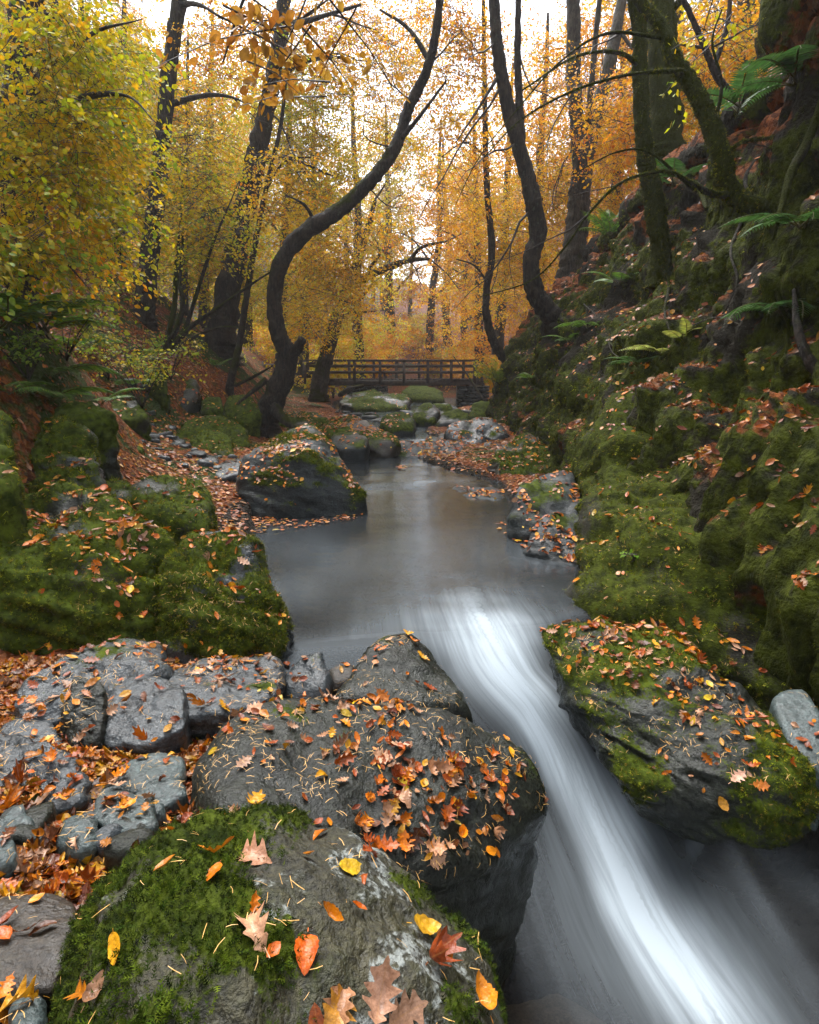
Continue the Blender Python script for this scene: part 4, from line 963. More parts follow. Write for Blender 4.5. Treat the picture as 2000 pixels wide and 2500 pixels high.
TREES = []
def limb(name, pts, rad, root, mat='bark', seg=10, moss=.3, n=10, fuzz=0):
    """a tapering round limb through world points"""
    pts = np.array(pts, float); path = catmull(pts, n); rr = np.interp(np.linspace(0, 1, len(path)), np.linspace(0, 1, len(rad)), rad)
    r = np.random.default_rng(int(abs(pts[0, 0] * 971 + pts[0, 2] * 331)) % 10000)
    V, F, T = tube(path, rr, seg)
    ax = np.repeat(path, seg, 0); ax = np.concatenate([ax, path[-1:], path[:1]])
    dirr = nrm(V - ax + 1e-9); rad_v = np.concatenate([np.repeat(rr, seg), [rr[-1], rr[0]]])
    V = V + dirr * (rad_v * (.20 * fbm(np.stack([V[:, 0], V[:, 1], V[:, 2] * .45], -1) * (.6 / np.maximum(rad_v, .02))[:, None], 4, .6)))[:, None]
    mz = np.clip(moss + .35 * dirr[:, 2] + .3 * pnoise(V * 1.7), 0, 1)
    org = np.array(root.location)
    o = link(name, make_mesh(name, V - org, [F, T], M[mat], True, {'moss': mz}), root)
    if fuzz: moss_on('', fuzz, .035, 1, .3, .5, MOSSBANK, ('', V, tris_of(F), {'moss': np.clip(mz + .2, 0, 1), 'obj': o, 'c': org}))
    return o
def wpath(pts):       # [(dx, dy, Y, width in picture pixels)]
    W = np.array([P(a, b, c) for a, b, c, _ in pts]); dz = depth_of(W)
    return W, np.array([q[3] for q in pts]) / 2 / FPX * dz
def tree(name, label, trunk, limbs=(), crown=(), mat='bark', moss=.25, group=None, pal=GOLD, leaf=.07, L=.9, K=34, tpl='quad', seg=12, flare=True, twig=True, seed=0, droop=.25, tw=.0035):
    W, R = wpath(trunk)
    root = empty(name, W[0]); tag(root, label, 'tree', group)
    r = np.random.default_rng(seed + 100 * len(TREES) + 1); TREES.append(root)
    pts, rad = W, list(R)
    if flare:
        below = W[0] - np.array([0, 0, 1]) * max(.35, R[0] * 1.5) - (W[1] - W[0]) * .05
        pts = np.concatenate([below[None], W]); rad = [R[0] * 1.3] + rad
    limb('trunk', pts, rad, root, mat, seg, moss, 12, 3500 if moss > .65 and mat == 'bark' else 0)
    for lb in limbs:
        w, q = wpath(lb); limb('branch', w, q, root, mat, 8 if q[0] > .03 else 6, moss * .8, 8, 500 if moss > .65 and mat == 'bark' and q[0] > .02 else 0)
    lf, tws = [], []
    TP = {'quad': tpl_quad(), 'hex': tpl_hex(), 'oval': tpl_oval()}[tpl]
    for e in crown:
        dx, dy, Y, rx, ry, rY, n = e[:7]; pl = e[7] if len(e) > 7 else pal
        C = P(dx, dy, Y); dz = depth_of(C)[0]
        a, b = sprays(C, np.array([rx / FPX * dz, rY, ry / FPX * dz]), n, L, K, leaf, pl, r, TP, droop, twig, None, tw)
        lf.append(a); tws += b
    if lf:
        V, F, Cc, U = join(lf); org = np.array(root.location)
        o = link('crown', make_mesh('crown', V - org, F, M['leaf'], False, {'col': Cc}), root)
        if tws:
            V, F = join_tubes(tws); t = link('twigs', make_mesh('twigs', V - org, F, M['twig'], True), root); t["kind"] = "stuff"
    return root

# left side
tree('beech_tree', 'dark thick trunk at the left edge behind drooping yellow green leaves', [(15, 640, 7.0, 120), (45, 430, 7.0, 100), (60, 200, 7.0, 92), (75, 0, 7.0, 88), (85, -300, 7.0, 80)],
     [[(60, 330, 7, 22), (150, 220, 6.2, 16), (260, 200, 5.4, 6), (330, 260, 5, 1.5)], [(60, 200, 7, 20), (180, 80, 6, 9), (300, 40, 5.2, 1.5)], [(50, 470, 7, 16), (110, 520, 6, 8), (190, 610, 5, 1.5)]],
     [(20, 150, 8.2, 110, 230, .8, 110), (170, 190, 5.6, 60, 150, .5, 40), (120, 280, 5.8, 90, 190, .8, 90), (150, 400, 5.6, 70, 110, .5, 30), (-20, 440, 5.0, 60, 90, .5, 26), (160, 60, 6.2, 100, 120, .8, 80), (140, 480, 6.2, 80, 70, .6, 40, GOLD), (-150, 260, 5.0, 80, 360, .7, 40), (10, 510, 4.8, 80, 50, .5, 26, [(.16, .26, .02), (.26, .30, .02), (.40, .30, .02)])],
     pal=YG, leaf=.056, L=.7, K=36, tpl='hex', moss=.05, seed=1, droop=.45, tw=.0016)
tree('beech_tree', 'tall dark trunk leaning right on the left slope with one bare side branch', [(305, 665, 13, 46), (312, 560, 13, 38), (330, 420, 13, 34), (345, 270, 13, 32), (358, 130, 13, 31), (378, 0, 13, 30), (400, -200, 13, 26)],
     [[(346, 225, 13, 14), (390, 210, 13, 11), (440, 200, 12.6, 9), (490, 205, 12.2, 5), (540, 230, 12, 1.5)], [(376, 10, 13, 14), (420, 10, 12.5, 8), (470, 40, 12, 4)]],
     [(230, 150, 13.5, 90, 170, 1.2, 110, YG), (240, 430, 13.5, 70, 170, 1.0, 100, YG), (400, 330, 15, 80, 190, 1.2, 150), (460, 60, 13.5, 90, 110, 1.2, 60, ORG)], pal=GOLD, leaf=.065, L=.9, K=43, seed=2)
tree('beech_tree', 'stout straight trunk leaning right in the middle of the left slope', [(465, 715, 15, 66), (478, 640, 15, 52), (500, 520, 15, 48), (522, 410, 15, 46), (545, 310, 15, 40), (570, 190, 15, 34), (590, 80, 15, 30), (603, -60, 15, 26)],
     [[(508, 470, 15, 14), (470, 440, 14.5, 10), (420, 460, 14, 5)], [(575, 170, 15, 16), (640, 130, 14.6, 9), (720, 120, 14, 5)], [(596, 60, 15, 16), (660, 40, 14.5, 10), (760, 10, 14, 5)], [(545, 340, 15, 12), (600, 330, 14.5, 8), (700, 370, 14, 4)]],
     [(620, 310, 16.8, 90, 110, 1.0, 150, LIME), (670, 400, 16.2, 80, 110, 1.2, 150, LIME), (450, 480, 17, 90, 130, 1.2, 130), (700, 560, 14.8, 70, 70, 1.0, 110), (600, 620, 17, 100, 90, 1.5, 120, LIME), (640, 200, 15.6, 90, 70, 1.2, 70, YG), (540, 60, 16.2, 110, 70, 1.2, 60, ORG), (740, 270, 17, 90, 110, 1.0, 60), (740, 60, 17, 140, 130, 1.4, 190, ORG), (850, 330, 19, 90, 120, 1.4, 90, LIME), (880, 120, 18, 120, 150, 1.4, 150, GOLD), (640, 120, 18, 100, 120, 1.2, 90, LIME)],
     pal=GOLD, leaf=.065, L=.9, K=43, seed=3)
tree('sapling', 'slim dark leaning stem right of the stout trunk', [(485, 810, 13, 17), (505, 720, 13, 14), (520, 620, 13, 13), (540, 500, 13, 12), (560, 400, 13, 10), (590, 270, 13, 8), (605, 150, 13, 5)],
     [[(560, 400, 13, 6), (600, 340, 12.7, 4), (660, 330, 12.5, 2)]], [(600, 420, 13, 90, 120, .8, 90)], pal=GOLD, leaf=.07, K=30, moss=.4, seed=4)
tree('curved_tree', 'dark S curved tree with a sawn stub leaning over the stream', [(560, 880, 11.6, 51), (590, 810, 11.6, 45), (606, 752, 11.6, 44), (586, 700, 11.5, 33), (578, 620, 11.5, 31), (600, 540, 11.4, 33), (645, 487, 11.3, 34), (705, 450, 11.2, 31), (770, 392, 11.1, 28), (830, 315, 11, 26), (862, 225, 11, 23), (900, 145, 10.8, 20), (922, 40, 10.6, 17), (935, -120, 10.4, 12)],
     [[(600, 760, 11.6, 36), (620, 742, 11.5, 24), (638, 714, 11.4, 18)], [(838, 300, 11, 12), (880, 250, 10.7, 8), (940, 170, 10.4, 4)], [(905, 130, 10.8, 12), (860, 60, 11, 8), (800, 20, 11.2, 4)], [(560, 800, 11.6, 14), (530, 825, 11.3, 9), (500, 850, 11, 5)], [(566, 850, 11.6, 30), (535, 876, 11.3, 20), (505, 893, 11.0, 8)], [(575, 855, 11.5, 30), (600, 885, 11.1, 20), (622, 902, 10.9, 8)], [(660, 462, 11.3, 9), (640, 430, 11.1, 6), (600, 410, 10.9, 2)]],
     [(890, 60, 12.6, 80, 110, 1.2, 40, ORG), (660, 660, 12.6, 60, 90, .6, 46, GOLD), (960, 140, 12, 70, 130, 1.0, 40, ORG), (780, 180, 13, 90, 130, 1.2, 46, GOLD), (760, 480, 12.8, 70, 60, .8, 30, GOLD)], mat='bark', moss=.26, leaf=.06, seed=5, seg=20)
tree('leaning_oak', 'mossy tree with a forked bough leaning right beside the footbridge', [(672, 815, 22, 36), (690, 740, 22, 30), (712, 660, 22, 27), (735, 605, 22, 24), (755, 545, 22, 18), (775, 480, 22, 13), (790, 420, 22, 8)],
     [[(735, 605, 22, 20), (775, 582, 21.6, 17), (820, 562, 21.2, 14), (862, 548, 21, 11), (905, 545, 20.8, 6)], [(862, 548, 21, 9), (890, 520, 20.6, 7), (940, 508, 20.2, 4)], [(700, 660, 22, 8), (750, 658, 21.8, 5), (790, 655, 21.6, 3)], [(775, 570, 21.6, 8), (800, 530, 21.4, 5), (770, 500, 21.2, 3)]],
     [(740, 640, 21.4, 60, 60, 1, 60), (830, 480, 20.5, 90, 60, 1.2, 40, ORG), (650, 600, 23, 70, 100, 1.4, 120)], mat='bark_grey', moss=.45, pal=GOLD, leaf=.085, seed=6)
# multi-stem hazel on the left slope
root = tree('hazel_clump', 'clump of thin mossy stems fanning from one base on the left slope', [(350, 740, 11.5, 16), (358, 690, 11.5, 12), (368, 640, 11.5, 11), (372, 560, 11.5, 9), (380, 470, 11.5, 6), (385, 380, 11.5, 4)],
     [[(352, 735, 11.5, 13), (380, 670, 11.4, 11), (385, 630, 11.4, 10), (378, 590, 11.4, 9), (385, 520, 11.3, 6), (380, 440, 11.3, 4)], [(355, 738, 11.5, 12), (390, 690, 11.4, 10), (420, 600, 11.3, 8), (450, 510, 11.2, 6), (475, 450, 11.1, 4), (500, 390, 11, 2)], [(358, 738, 11.4, 12), (400, 690, 11.3, 10), (450, 655, 11.2, 8), (520, 605, 11, 5), (590, 560, 10.9, 3)], [(356, 742, 11.4, 9), (400, 715, 11.2, 7), (460, 690, 11.1, 5), (520, 690, 11, 3)]],
     [(430, 470, 11.3, 90, 90, .7, 80, YG), (400, 330, 11.3, 60, 70, .6, 46, YG)], moss=.6, leaf=.065, seed=7, seg=8, flare=False)
# right side
tree('curved_beech', 'slender dark beech sweeping up from a hooked base on the right bank', [(1180, 668, 11, 44), (1150, 652, 11, 42), (1126, 612, 11, 38), (1118, 550, 11, 35), (1132, 480, 11, 38), (1110, 370, 11, 33), (1076, 250, 11, 29), (1050, 120, 11, 26), (1040, 0, 11, 23), (1032, -160, 11, 17)],
     [[(1100, 330, 11, 20), (1094, 220, 11, 17), (1090, 120, 11, 15), (1092, 0, 11, 13), (1096, -100, 11, 9)], [(1056, 150, 11, 8), (1000, 240, 10.6, 5), (960, 300, 10.2, 2)]],
     [(1140, 250, 13.2, 100, 150, 1.2, 80, ORG), (990, 280, 12, 80, 150, 1, 30, ORG), (990, 80, 13, 100, 120, 1, 60, ORG)], mat='bark', moss=.12, leaf=.060, seed=8, K=42, flare=False)
tree('beech_tree', 'triple stemmed grey beech standing behind the right bank crest', [(1205, 560, 14, 58), (1215, 480, 14, 48), (1222, 400, 14, 44), (1224, 340, 14, 36), (1215, 250, 14, 30), (1208, 150, 14, 30), (1208, 0, 14, 28), (1206, -150, 14, 22)],
     [[(1224, 400, 14, 36), (1250, 270, 14.2, 28), (1285, 130, 14.4, 26), (1310, 0, 14.6, 22), (1330, -120, 14.7, 16)], [(1228, 350, 14, 16), (1240, 240, 13.9, 14), (1250, 130, 13.9, 12), (1262, 0, 13.9, 11), (1268, -90, 13.9, 8)], [(1300, 60, 14.5, 9), (1350, 120, 14, 6), (1400, 140, 13.6, 3)]],
     [(1250, 150, 16.5, 150, 170, 1.6, 220, ORG), (1180, 420, 16, 90, 140, 1.4, 180), (1330, 330, 16.5, 110, 150, 1.4, 180), (1100, 560, 17.5, 90, 110, 1.5, 150), (1290, 470, 17, 60, 80, 1, 90)], mat='bark_grey', moss=.25, pal=GOLD, leaf=.064, seed=9, K=46)
tree('sapling', 'slim bent stem rising from the end of the right bank', [(1105, 790, 16, 24), (1066, 756, 16, 22), (1040, 720, 16, 19), (1024, 660, 16, 17), (1026, 600, 16, 15), (1036, 530, 16, 15), (1026, 400, 16, 13), (1022, 280, 16, 12), (1020, 130, 16, 10), (1018, 0, 16, 8)],
     [[(1030, 600, 16, 6), (1000, 560, 15.6, 4), (960, 545, 15.2, 2)], [(1024, 330, 16, 6), (980, 300, 15.5, 4), (930, 330, 15, 2)]],
     [(1060, 480, 16.8, 70, 130, 1, 90), (960, 470, 17.5, 70, 110, 1, 50, ORG)], moss=.2, leaf=.066, seed=10, K=42, flare=False)
tree('mossy_tree', 'thin moss wrapped trunk rooted halfway up the right bank', [(1392, 535, 7, 42), (1385, 480, 7, 44), (1375, 410, 7, 40), (1360, 340, 7, 36), (1352, 250, 7, 33), (1348, 150, 7, 31), (1345, 50, 7, 29), (1330, -20, 7, 27), (1310, -140, 7, 22)],
     [[(1350, 140, 7, 12), (1300, 110, 6.8, 8), (1210, 120, 6.5, 5), (1100, 190, 6.3, 3)]], [], mat='bark', moss=.95, seed=11, seg=14)
tree('mossy_tree', 'broad mossy trunk with flared foot at the top of the right bank', [(1400, 360, 9.2, 86), (1402, 290, 9.2, 68), (1400, 200, 9.2, 62), (1395, 100, 9.2, 60), (1390, 0, 9.2, 58), (1385, -160, 9.2, 50)],
     [[(1400, 40, 9.2, 18), (1450, -20, 9, 12)]], [(1500, 120, 11, 120, 130, 1.2, 130), (1330, 220, 12, 80, 120, 1, 90, ORG), (1620, 60, 12, 120, 80, 1.2, 90, ORG)], mat='bark', moss=.85, pal=GOLD, leaf=.075, seed=12)
tree('mossy_tree', 'mossy trunk growing sideways from the right bank then bending steeply upward', [(1700, 440, 4.9, 30), (1640, 432, 5.0, 34), (1590, 432, 5.1, 36), (1548, 412, 5.2, 42), (1527, 380, 5.2, 44), (1520, 340, 5.2, 40), (1495, 260, 5.3, 38), (1460, 185, 5.4, 33), (1425, 130, 5.5, 30), (1395, 60, 5.6, 26), (1345, 0, 5.7, 22), (1290, -70, 5.8, 14)],
     [[(1535, 410, 5.2, 18), (1500, 408, 5.0, 14), (1455, 385, 4.9, 10), (1410, 362, 4.8, 8), (1360, 366, 4.7, 7), (1300, 390, 4.7, 6), (1240, 450, 4.7, 5), (1190, 520, 4.8, 4), (1120, 590, 4.9, 3), (1010, 625, 5, 2)],
      [(1530, 330, 5.2, 12), (1560, 300, 5.1, 8), (1620, 290, 5.0, 6), (1680, 280, 4.9, 4)], [(1460, 400, 4.9, 6), (1370, 322, 4.8, 5), (1300, 320, 4.7, 4), (1220, 360, 4.7, 2)],
      [(1440, 150, 5.4, 12), (1390, 150, 5.3, 8), (1310, 160, 5.2, 6), (1210, 190, 5.1, 5), (1100, 250, 5, 3), (1020, 330, 5, 2)], [(1400, 80, 5.6, 8), (1280, 70, 5.3, 6), (1180, 130, 5.1, 4), (1090, 230, 5, 3), (1010, 330, 4.9, 2), (960, 430, 4.9, 1.4)], [(1500, 280, 5.3, 9), (1520, 180, 5.3, 7), (1500, 90, 5.3, 5), (1520, 20, 5.3, 3)]],
     [(1500, 60, 5.5, 60, 60, .4, 5, YG)], mat='bark', moss=.9, leaf=.06, seed=13, flare=False, K=16, L=.5)
tree('dark_tree', 'thin dark forked trunk near the top right corner', [(1545, 215, 8, 16), (1510, 160, 8, 14), (1480, 90, 8, 12), (1440, 0, 8, 10), (1400, -80, 8, 8)],
     [[(1500, 150, 8, 12), (1530, 60, 8, 10), (1540, -30, 8, 8)], [(1480, 100, 8, 6), (1420, 90, 7.7, 4), (1330, 60, 7.5, 2)]], [], moss=.2, seed=14)
tree('mossy_tree', 'short mossy trunk in the top right corner beside a broken stub', [(1640, 160, 9.5, 52), (1637, 80, 9.5, 44), (1640, 0, 9.5, 42), (1645, -120, 9.5, 36)], [[(1625, 150, 9.4, 22), (1600, 110, 9.3, 14), (1592, 80, 9.3, 6)]], [(1660, 60, 11.5, 120, 80, 1, 60, YG)], mat='bark', moss=.7, seed=15)
tree('beech_tree', 'grey trunk half hidden in orange leaves behind the thin dark fork', [(1580, 170, 12, 46), (1575, 60, 12, 40), (1570, -80, 12, 34)], [], [(1560, 60, 13, 110, 110, 1.2, 110, ORG)], mat='bark_grey', moss=.2, seed=16)
# overhanging beech spray, large leaves close to the camera at the top
tree('overhanging_beech', 'overhanging spray of large bronze beech leaves at the top of the frame', [(720, -420, 3.6, 20), (640, -260, 3.5, 15), (560, -120, 3.4, 10), (505, 20, 3.3, 6), (470, 130, 3.2, 3)],
     [[(600, -190, 3.45, 8), (650, -40, 3.3, 5), (600, 100, 3.2, 2)]], [(530, 60, 3.3, 70, 60, .3, 7), (600, 130, 3.3, 60, 50, .3, 5), (680, 40, 3.3, 60, 40, .3, 4)],
     pal=[(.34, .17, .02), (.26, .10, .015), (.40, .22, .03)], leaf=.058, L=.35, K=16, tpl='oval', flare=False, seed=17)
# bare drooping twigs
def twig_fan(root, starts, seed, depth=3, px=5.):
    r = np.random.default_rng(seed); A, B, ra, rb = [], [], [], []
    def grow(p, d, L, rad, lev):
        n = 6
        for k in range(n):
            d = nrm(d + r.normal(size=3) * np.array([.20, .25, .16]) + np.array([0, 0, -.035])); q = p + d * L / n
            f0, f1 = rad * (1 - .8 * k / n), rad * (1 - .8 * (k + 1) / n)
            A.append(p); B.append(q); ra.append(f0); rb.append(f1); p = q
            if lev < depth and k > 0 and r.random() < .75:
                s = r.choice([-1, 1]); e = nrm(d + np.array([d[2] * -.3, r.uniform(-.6, .6), s * r.uniform(.35, .9)]))
                grow(p, e, L * r.uniform(.35, .62), f1 * .65, lev + 1)
    for (dx, dy, Y, tx, ty, tY, w) in starts:
        p = P(dx, dy, Y); e = P(tx, ty, tY); L = np.linalg.norm(e - p); grow(p, nrm(e - p), L, w / 2 / FPX * depth_of(p)[0], 0)
    V, F = many_tubes(A, B, ra, rb, 4); o = link('twigs', make_mesh('twigs', V - np.array(root.location), F, M['twig'], True), root); o["kind"] = "stuff"
T = {t["label"]: t for t in TREES}
def of(start): return next(t for l, t in T.items() if l.startswith(start))
twig_fan(of('slender dark beech'), [(1060, 170, 11, 900, 420, 10, 6), (1095, 120, 11, 1190, 330, 10.5, 5), (1050, 80, 11, 900, 180, 10.4, 5), (1120, 440, 11, 960, 640, 10.2, 6), (1090, 300, 11, 960, 520, 10.3, 5)], 1)
twig_fan(of('mossy trunk growing sideways'), [(1240, 450, 4.7, 1000, 620, 4.9, 4), (1300, 390, 4.7, 1120, 470, 4.8, 3), (1210, 190, 5.1, 1040, 330, 5, 4), (1330, 60, 5.6, 1130, 120, 5.3, 5), (1500, 100, 5.4, 1640, 30, 5.2, 5), (1560, 300, 5.1, 1720, 330, 4.8, 4)], 2)
twig_fan(of('stout straight trunk'), [(640, 130, 14.6, 850, 140, 14, 7), (700, 30, 14.3, 830, 60, 14, 6), (560, 230, 15, 740, 300, 14.5, 6), (590, 60, 15, 740, -20, 14.6, 6)], 3)
twig_fan(of('dark S curved'), [(835, 310, 11, 700, 330, 10.8, 5), (870, 210, 11, 760, 160, 10.7, 5), (900, 140, 10.8, 1000, 60, 10.6, 5), (770, 392, 11.1, 880, 440, 10.8, 4)], 4)
twig_fan(of('mossy tree with a forked'), [(905, 545, 20.8, 990, 600, 20.4, 5), (790, 420, 22, 860, 350, 21.6, 5), (940, 508, 20.2, 1000, 470, 20, 4), (755, 545, 22, 700, 470, 21.6, 4), (862, 548, 21, 900, 610, 20.8, 4)], 5)
twig_fan(of('tall dark trunk leaning'), [(490, 205, 12.2, 590, 260, 12, 4), (340, 350, 13, 250, 420, 12.6, 5)], 6)
twig_fan(of('triple stemmed'), [(1215, 300, 14, 1130, 420, 13.6, 5), (1290, 130, 14.4, 1400, 250, 14, 5)], 7)
# middle distance trees framing the stream beyond the bridge
MIDT = [(760, 800, 30, 26, 745, 300, 'lime'), (1010, 790, 29, 22, 1000, 330, 'org'), (590, 770, 21, 26, 610, 250, 'lime'), (640, 770, 27, 24, 660, 320, 'gold'), (830, 770, 40, 20, 815, 330, 'pale'), (905, 770, 38, 20, 925, 360, 'copper'), (1050, 720, 26, 24, 1075, 250, 'gold'), (430, 680, 20, 24, 445, 150, 'lime'), (390, 690, 17, 20, 395, 200, 'yg'), (945, 770, 48, 22, 935, 390, 'org'), (250, 600, 17, 30, 260, 100, 'yg'), (160, 560, 15, 30, 170, 60, 'yg'), (1130, 640, 21, 26, 1150, 150, 'gold'), (1300, 450, 20, 26, 1310, 50, 'org'), (1420, 330, 18, 30, 1430, -50, 'gold'), (520, 700, 24, 26, 535, 150, 'lime')]
PAL = {'lime': LIME, 'org': ORG, 'gold': GOLD, 'pale': PALE, 'copper': COPPER, 'yg': YG}
WORD = {'lime': 'lime yellow', 'org': 'orange', 'gold': 'golden', 'pale': 'pale yellow', 'copper': 'copper red', 'yg': 'yellow green'}
WHERE = ['behind the left end of the footbridge', 'behind the right end of the footbridge', 'on the left slope beyond the sapling', 'left of the footbridge beyond the leaning oak', 'far behind the middle of the footbridge', 'far behind the right half of the footbridge', 'beyond the end of the right bank', 'high on the left slope between the two dark trunks', 'on the left slope behind the tall leaning trunk', 'farthest off behind the footbridge', 'on the left slope right of the edge trunk', 'at the left behind drooping leaves', 'behind the curved beech on the right', 'behind the mossy trunks on the right', 'behind the broad mossy trunk', 'on the left slope behind the stout trunk']
for i, (bx, by, Y, w, tx, ty, pn) in enumerate(MIDT):
    cr = []
    for k in range(5):
        f = (k + .6) / 5; cx = bx + (tx - bx) * f + rng.uniform(-40, 40); cyy = by + (ty - by) * f * 1.05 - 30
        rr = 75 * 22 / max(Y, 16)
        cr.append((cx, cyy, Y + rng.uniform(-1, 1), 90 * 22 / max(Y, 18) + 20, rr, 1.6, int(40 + 12 * (Y < 30))))
    tree('woodland_tree', f'slim {WORD[pn]} leaved tree {WHERE[i]}', [(bx, by, Y, w), ((bx * 2 + tx) / 3 + rng.uniform(-6, 6), (by * 2 + ty) / 3, Y, w * .8), ((bx + 2 * tx) / 3 + rng.uniform(-8, 8), (by + 2 * ty) / 3, Y, w * .62), (tx, ty, Y, w * .42), (tx * 1.2 - bx * .2, ty * 1.25 - by * .25, Y, w * .2)],
         [[((bx * 2 + tx) / 3, (by * 2 + ty) / 3, Y, w * .3), ((bx * 2 + tx) / 3 + 45, (by * 2 + ty) / 3 - 50, Y, w * .2), ((bx * 2 + tx) / 3 + 80, (by * 2 + ty) / 3 - 70, Y, w * .08)], [((bx + tx) / 2, (by + ty) / 2, Y, w * .28), ((bx + tx) / 2 - 45, (by + ty) / 2 - 60, Y, w * .18), ((bx + tx) / 2 - 90, (by + ty) / 2 - 80, Y, w * .08)]],
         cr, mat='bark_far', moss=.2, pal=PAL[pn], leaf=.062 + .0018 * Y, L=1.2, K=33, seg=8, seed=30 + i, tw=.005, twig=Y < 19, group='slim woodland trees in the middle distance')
print('trees', round(time.time() - T0, 1))

# the far wood: four kinds, copied
def far_kind(pal, hgt, seed, nm):
    r = np.random.default_rng(seed)
    root = empty(nm, (0, 0, 0))
    path = np.array([[0, 0, -.6], [.1, 0, hgt * .3], [r.uniform(-.3, .3), 0, hgt * .6], [r.uniform(-.5, .5), 0, hgt]])
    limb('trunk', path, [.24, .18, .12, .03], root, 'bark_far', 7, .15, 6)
    for k in range(5):
        z = hgt * r.uniform(.3, .8); a = r.uniform(0, 6.3); l = r.uniform(1.2, 2.6)
        limb('branch', [[0, 0, z], [l * .5 * math.cos(a), l * .5 * math.sin(a), z + .6], [l * math.cos(a), l * math.sin(a), z + .9]], [.07, .05, .015], root, 'bark_far', 5, .1, 4)
    lf = []
    for k in range(9):
        z = hgt * r.uniform(.22, 1.0); a = r.uniform(0, 6.3); q = r.uniform(0, 2.0) * (1.1 - .5 * z / hgt)
        lf.append(sprays(np.array([q * math.cos(a), q * math.sin(a), z]), np.array([1.5, 1.5, 1.1]), 30, 1.3, 30, .13, pal, r, tpl_quad(), .2, False)[0])
    V, F, C, U = join(lf); link('crown', make_mesh('crown', V, F, M['leaf'], False, {'col': C}), root)
    return root
kinds = [('copper', 10, 71), ('pale', 11, 72), ('lime', 10, 73), ('org', 11, 74), ('gold', 11, 75)]
protos = [(k, far_kind(PAL[k], h, s, 'far_tree')) for k, h, s in kinds]
r = np.random.default_rng(91); placed = []; count = {}
for i in range(64):
    for _ in range(60):
        Y = r.uniform(31, 72); x = r.uniform(-.62, .62) * Y
        if all((x - a) ** 2 + (Y - b) ** 2 > 9 for a, b in placed) and not (abs(x - 1) < 3.5 and Y < 36): break
    placed.append((x, Y))
    q = x / Y
    w = [.7 if -.1 < q < .25 else .3, 1.5, 1.6 if q < 0 else .5, 1.5 if q > 0 else .5, 1.0]
    j = r.choice(5, p=np.array(w) / sum(w)); k, pr = protos[j]; n = count.get(j, 0); count[j] = n + 1
    if n == 0: o = pr
    else:
        o = pr.copy(); col.objects.link(o)
        for ch in list(pr.children):
            c = ch.copy(); col.objects.link(c); c.parent = o
    sc = r.uniform(.8, 1.25)
    o.location = (x, Y, float(ground_z(np.array([x]), np.array([Y]))[0])); o.scale = (sc, sc, sc * r.uniform(.9, 1.15)); o.rotation_euler = (0, 0, r.uniform(0, 6.3))
    side = 'left' if q < -.12 else ('right' if q > .18 else 'middle')
    tag(o, f'hazy {WORD[k]} tree in the far wood at {side}', 'tree', f'{WORD[k]} trees of the far wood at {side}')
def bush_kind(pal, seed):
    r = np.random.default_rng(seed); root = empty('understorey_bush', (0, 0, 0))
    for k in range(4):
        a = r.uniform(0, 6.3); limb('stem', [[0, 0, -.2], [.3 * math.cos(a), .3 * math.sin(a), 1.0], [.9 * math.cos(a), .9 * math.sin(a), 2.0]], [.03, .022, .008], root, 'bark_far', 5, .1, 4)
    lf = [sprays(np.array([r.uniform(-.8, .8), r.uniform(-.8, .8), r.uniform(.6, 2.4)]), np.array([1.0, 1.0, .6]), 22, 1.0, 24, .13, pal, r, tpl_quad(), .2, False)[0] for k in range(7)]
    V, F, C, U = join(lf); link('crown', make_mesh('crown', V, F, M['leaf'], False, {'col': C}), root)
    return root
bkinds = [(k, bush_kind(PAL[k], 200 + i)) for i, k in enumerate(['lime', 'gold', 'copper', 'org'])]
count = {}
for i in range(34):
    Y = r.uniform(27.5, 44); x = r.uniform(-.45, .40) * Y
    if abs(x - .3) < 3.3 and Y < 33: x = x + math.copysign(3.6, x - .3)
    q = x / Y; j = r.choice(4, p=[.45, .3, .1, .15] if q < .02 else [.2, .25, .25, .3]); k, pr = bkinds[j]; n = count.get(j, 0); count[j] = n + 1
    if n == 0: o = pr
    else:
        o = pr.copy(); col.objects.link(o)
        for ch in list(pr.children):
            c = ch.copy(); col.objects.link(c); c.parent = o
    sc = r.uniform(.7, 1.3); o.location = (x, Y, float(ground_z(np.array([x]), np.array([Y]))[0])); o.scale = (sc, sc, sc); o.rotation_euler = (0, 0, r.uniform(0, 6.3))
    side = 'left of' if q < -.1 else ('right of' if q > .1 else 'behind')
    tag(o, f'low {WORD[k]} leaved bush {side} the footbridge', 'bush', f'{WORD[k]} bushes {side} the footbridge')
print('far wood', round(time.time() - T0, 1))

# ------------------------------------------------------------------ ferns and small plants
surf_pts = []
def bank_hit(dx, dy):
    d = ray(dx, dy); h = BVH.ray_cast(Vector((0, 0, H)), Vector(d).normalized(), 60)
    return np.array(h[0]), np.array(h[1]), h[2]
vv, ff, ids, o_ = [], [], [], 0
for k, (nm, W, T, info) in enumerate(SURF):
    vv.append(W); ff.append(T + o_); ids.append(np.full(len(T), k)); o_ += len(W)
IDS = np.concatenate(ids); ALLV = np.concatenate(vv); ALLF = np.concatenate(ff)
BVH = BVHTree.FromPolygons(ALLV.tolist(), ALLF.tolist(), all_triangles=True)
print('bvh', len(ALLF), round(time.time() - T0, 1))

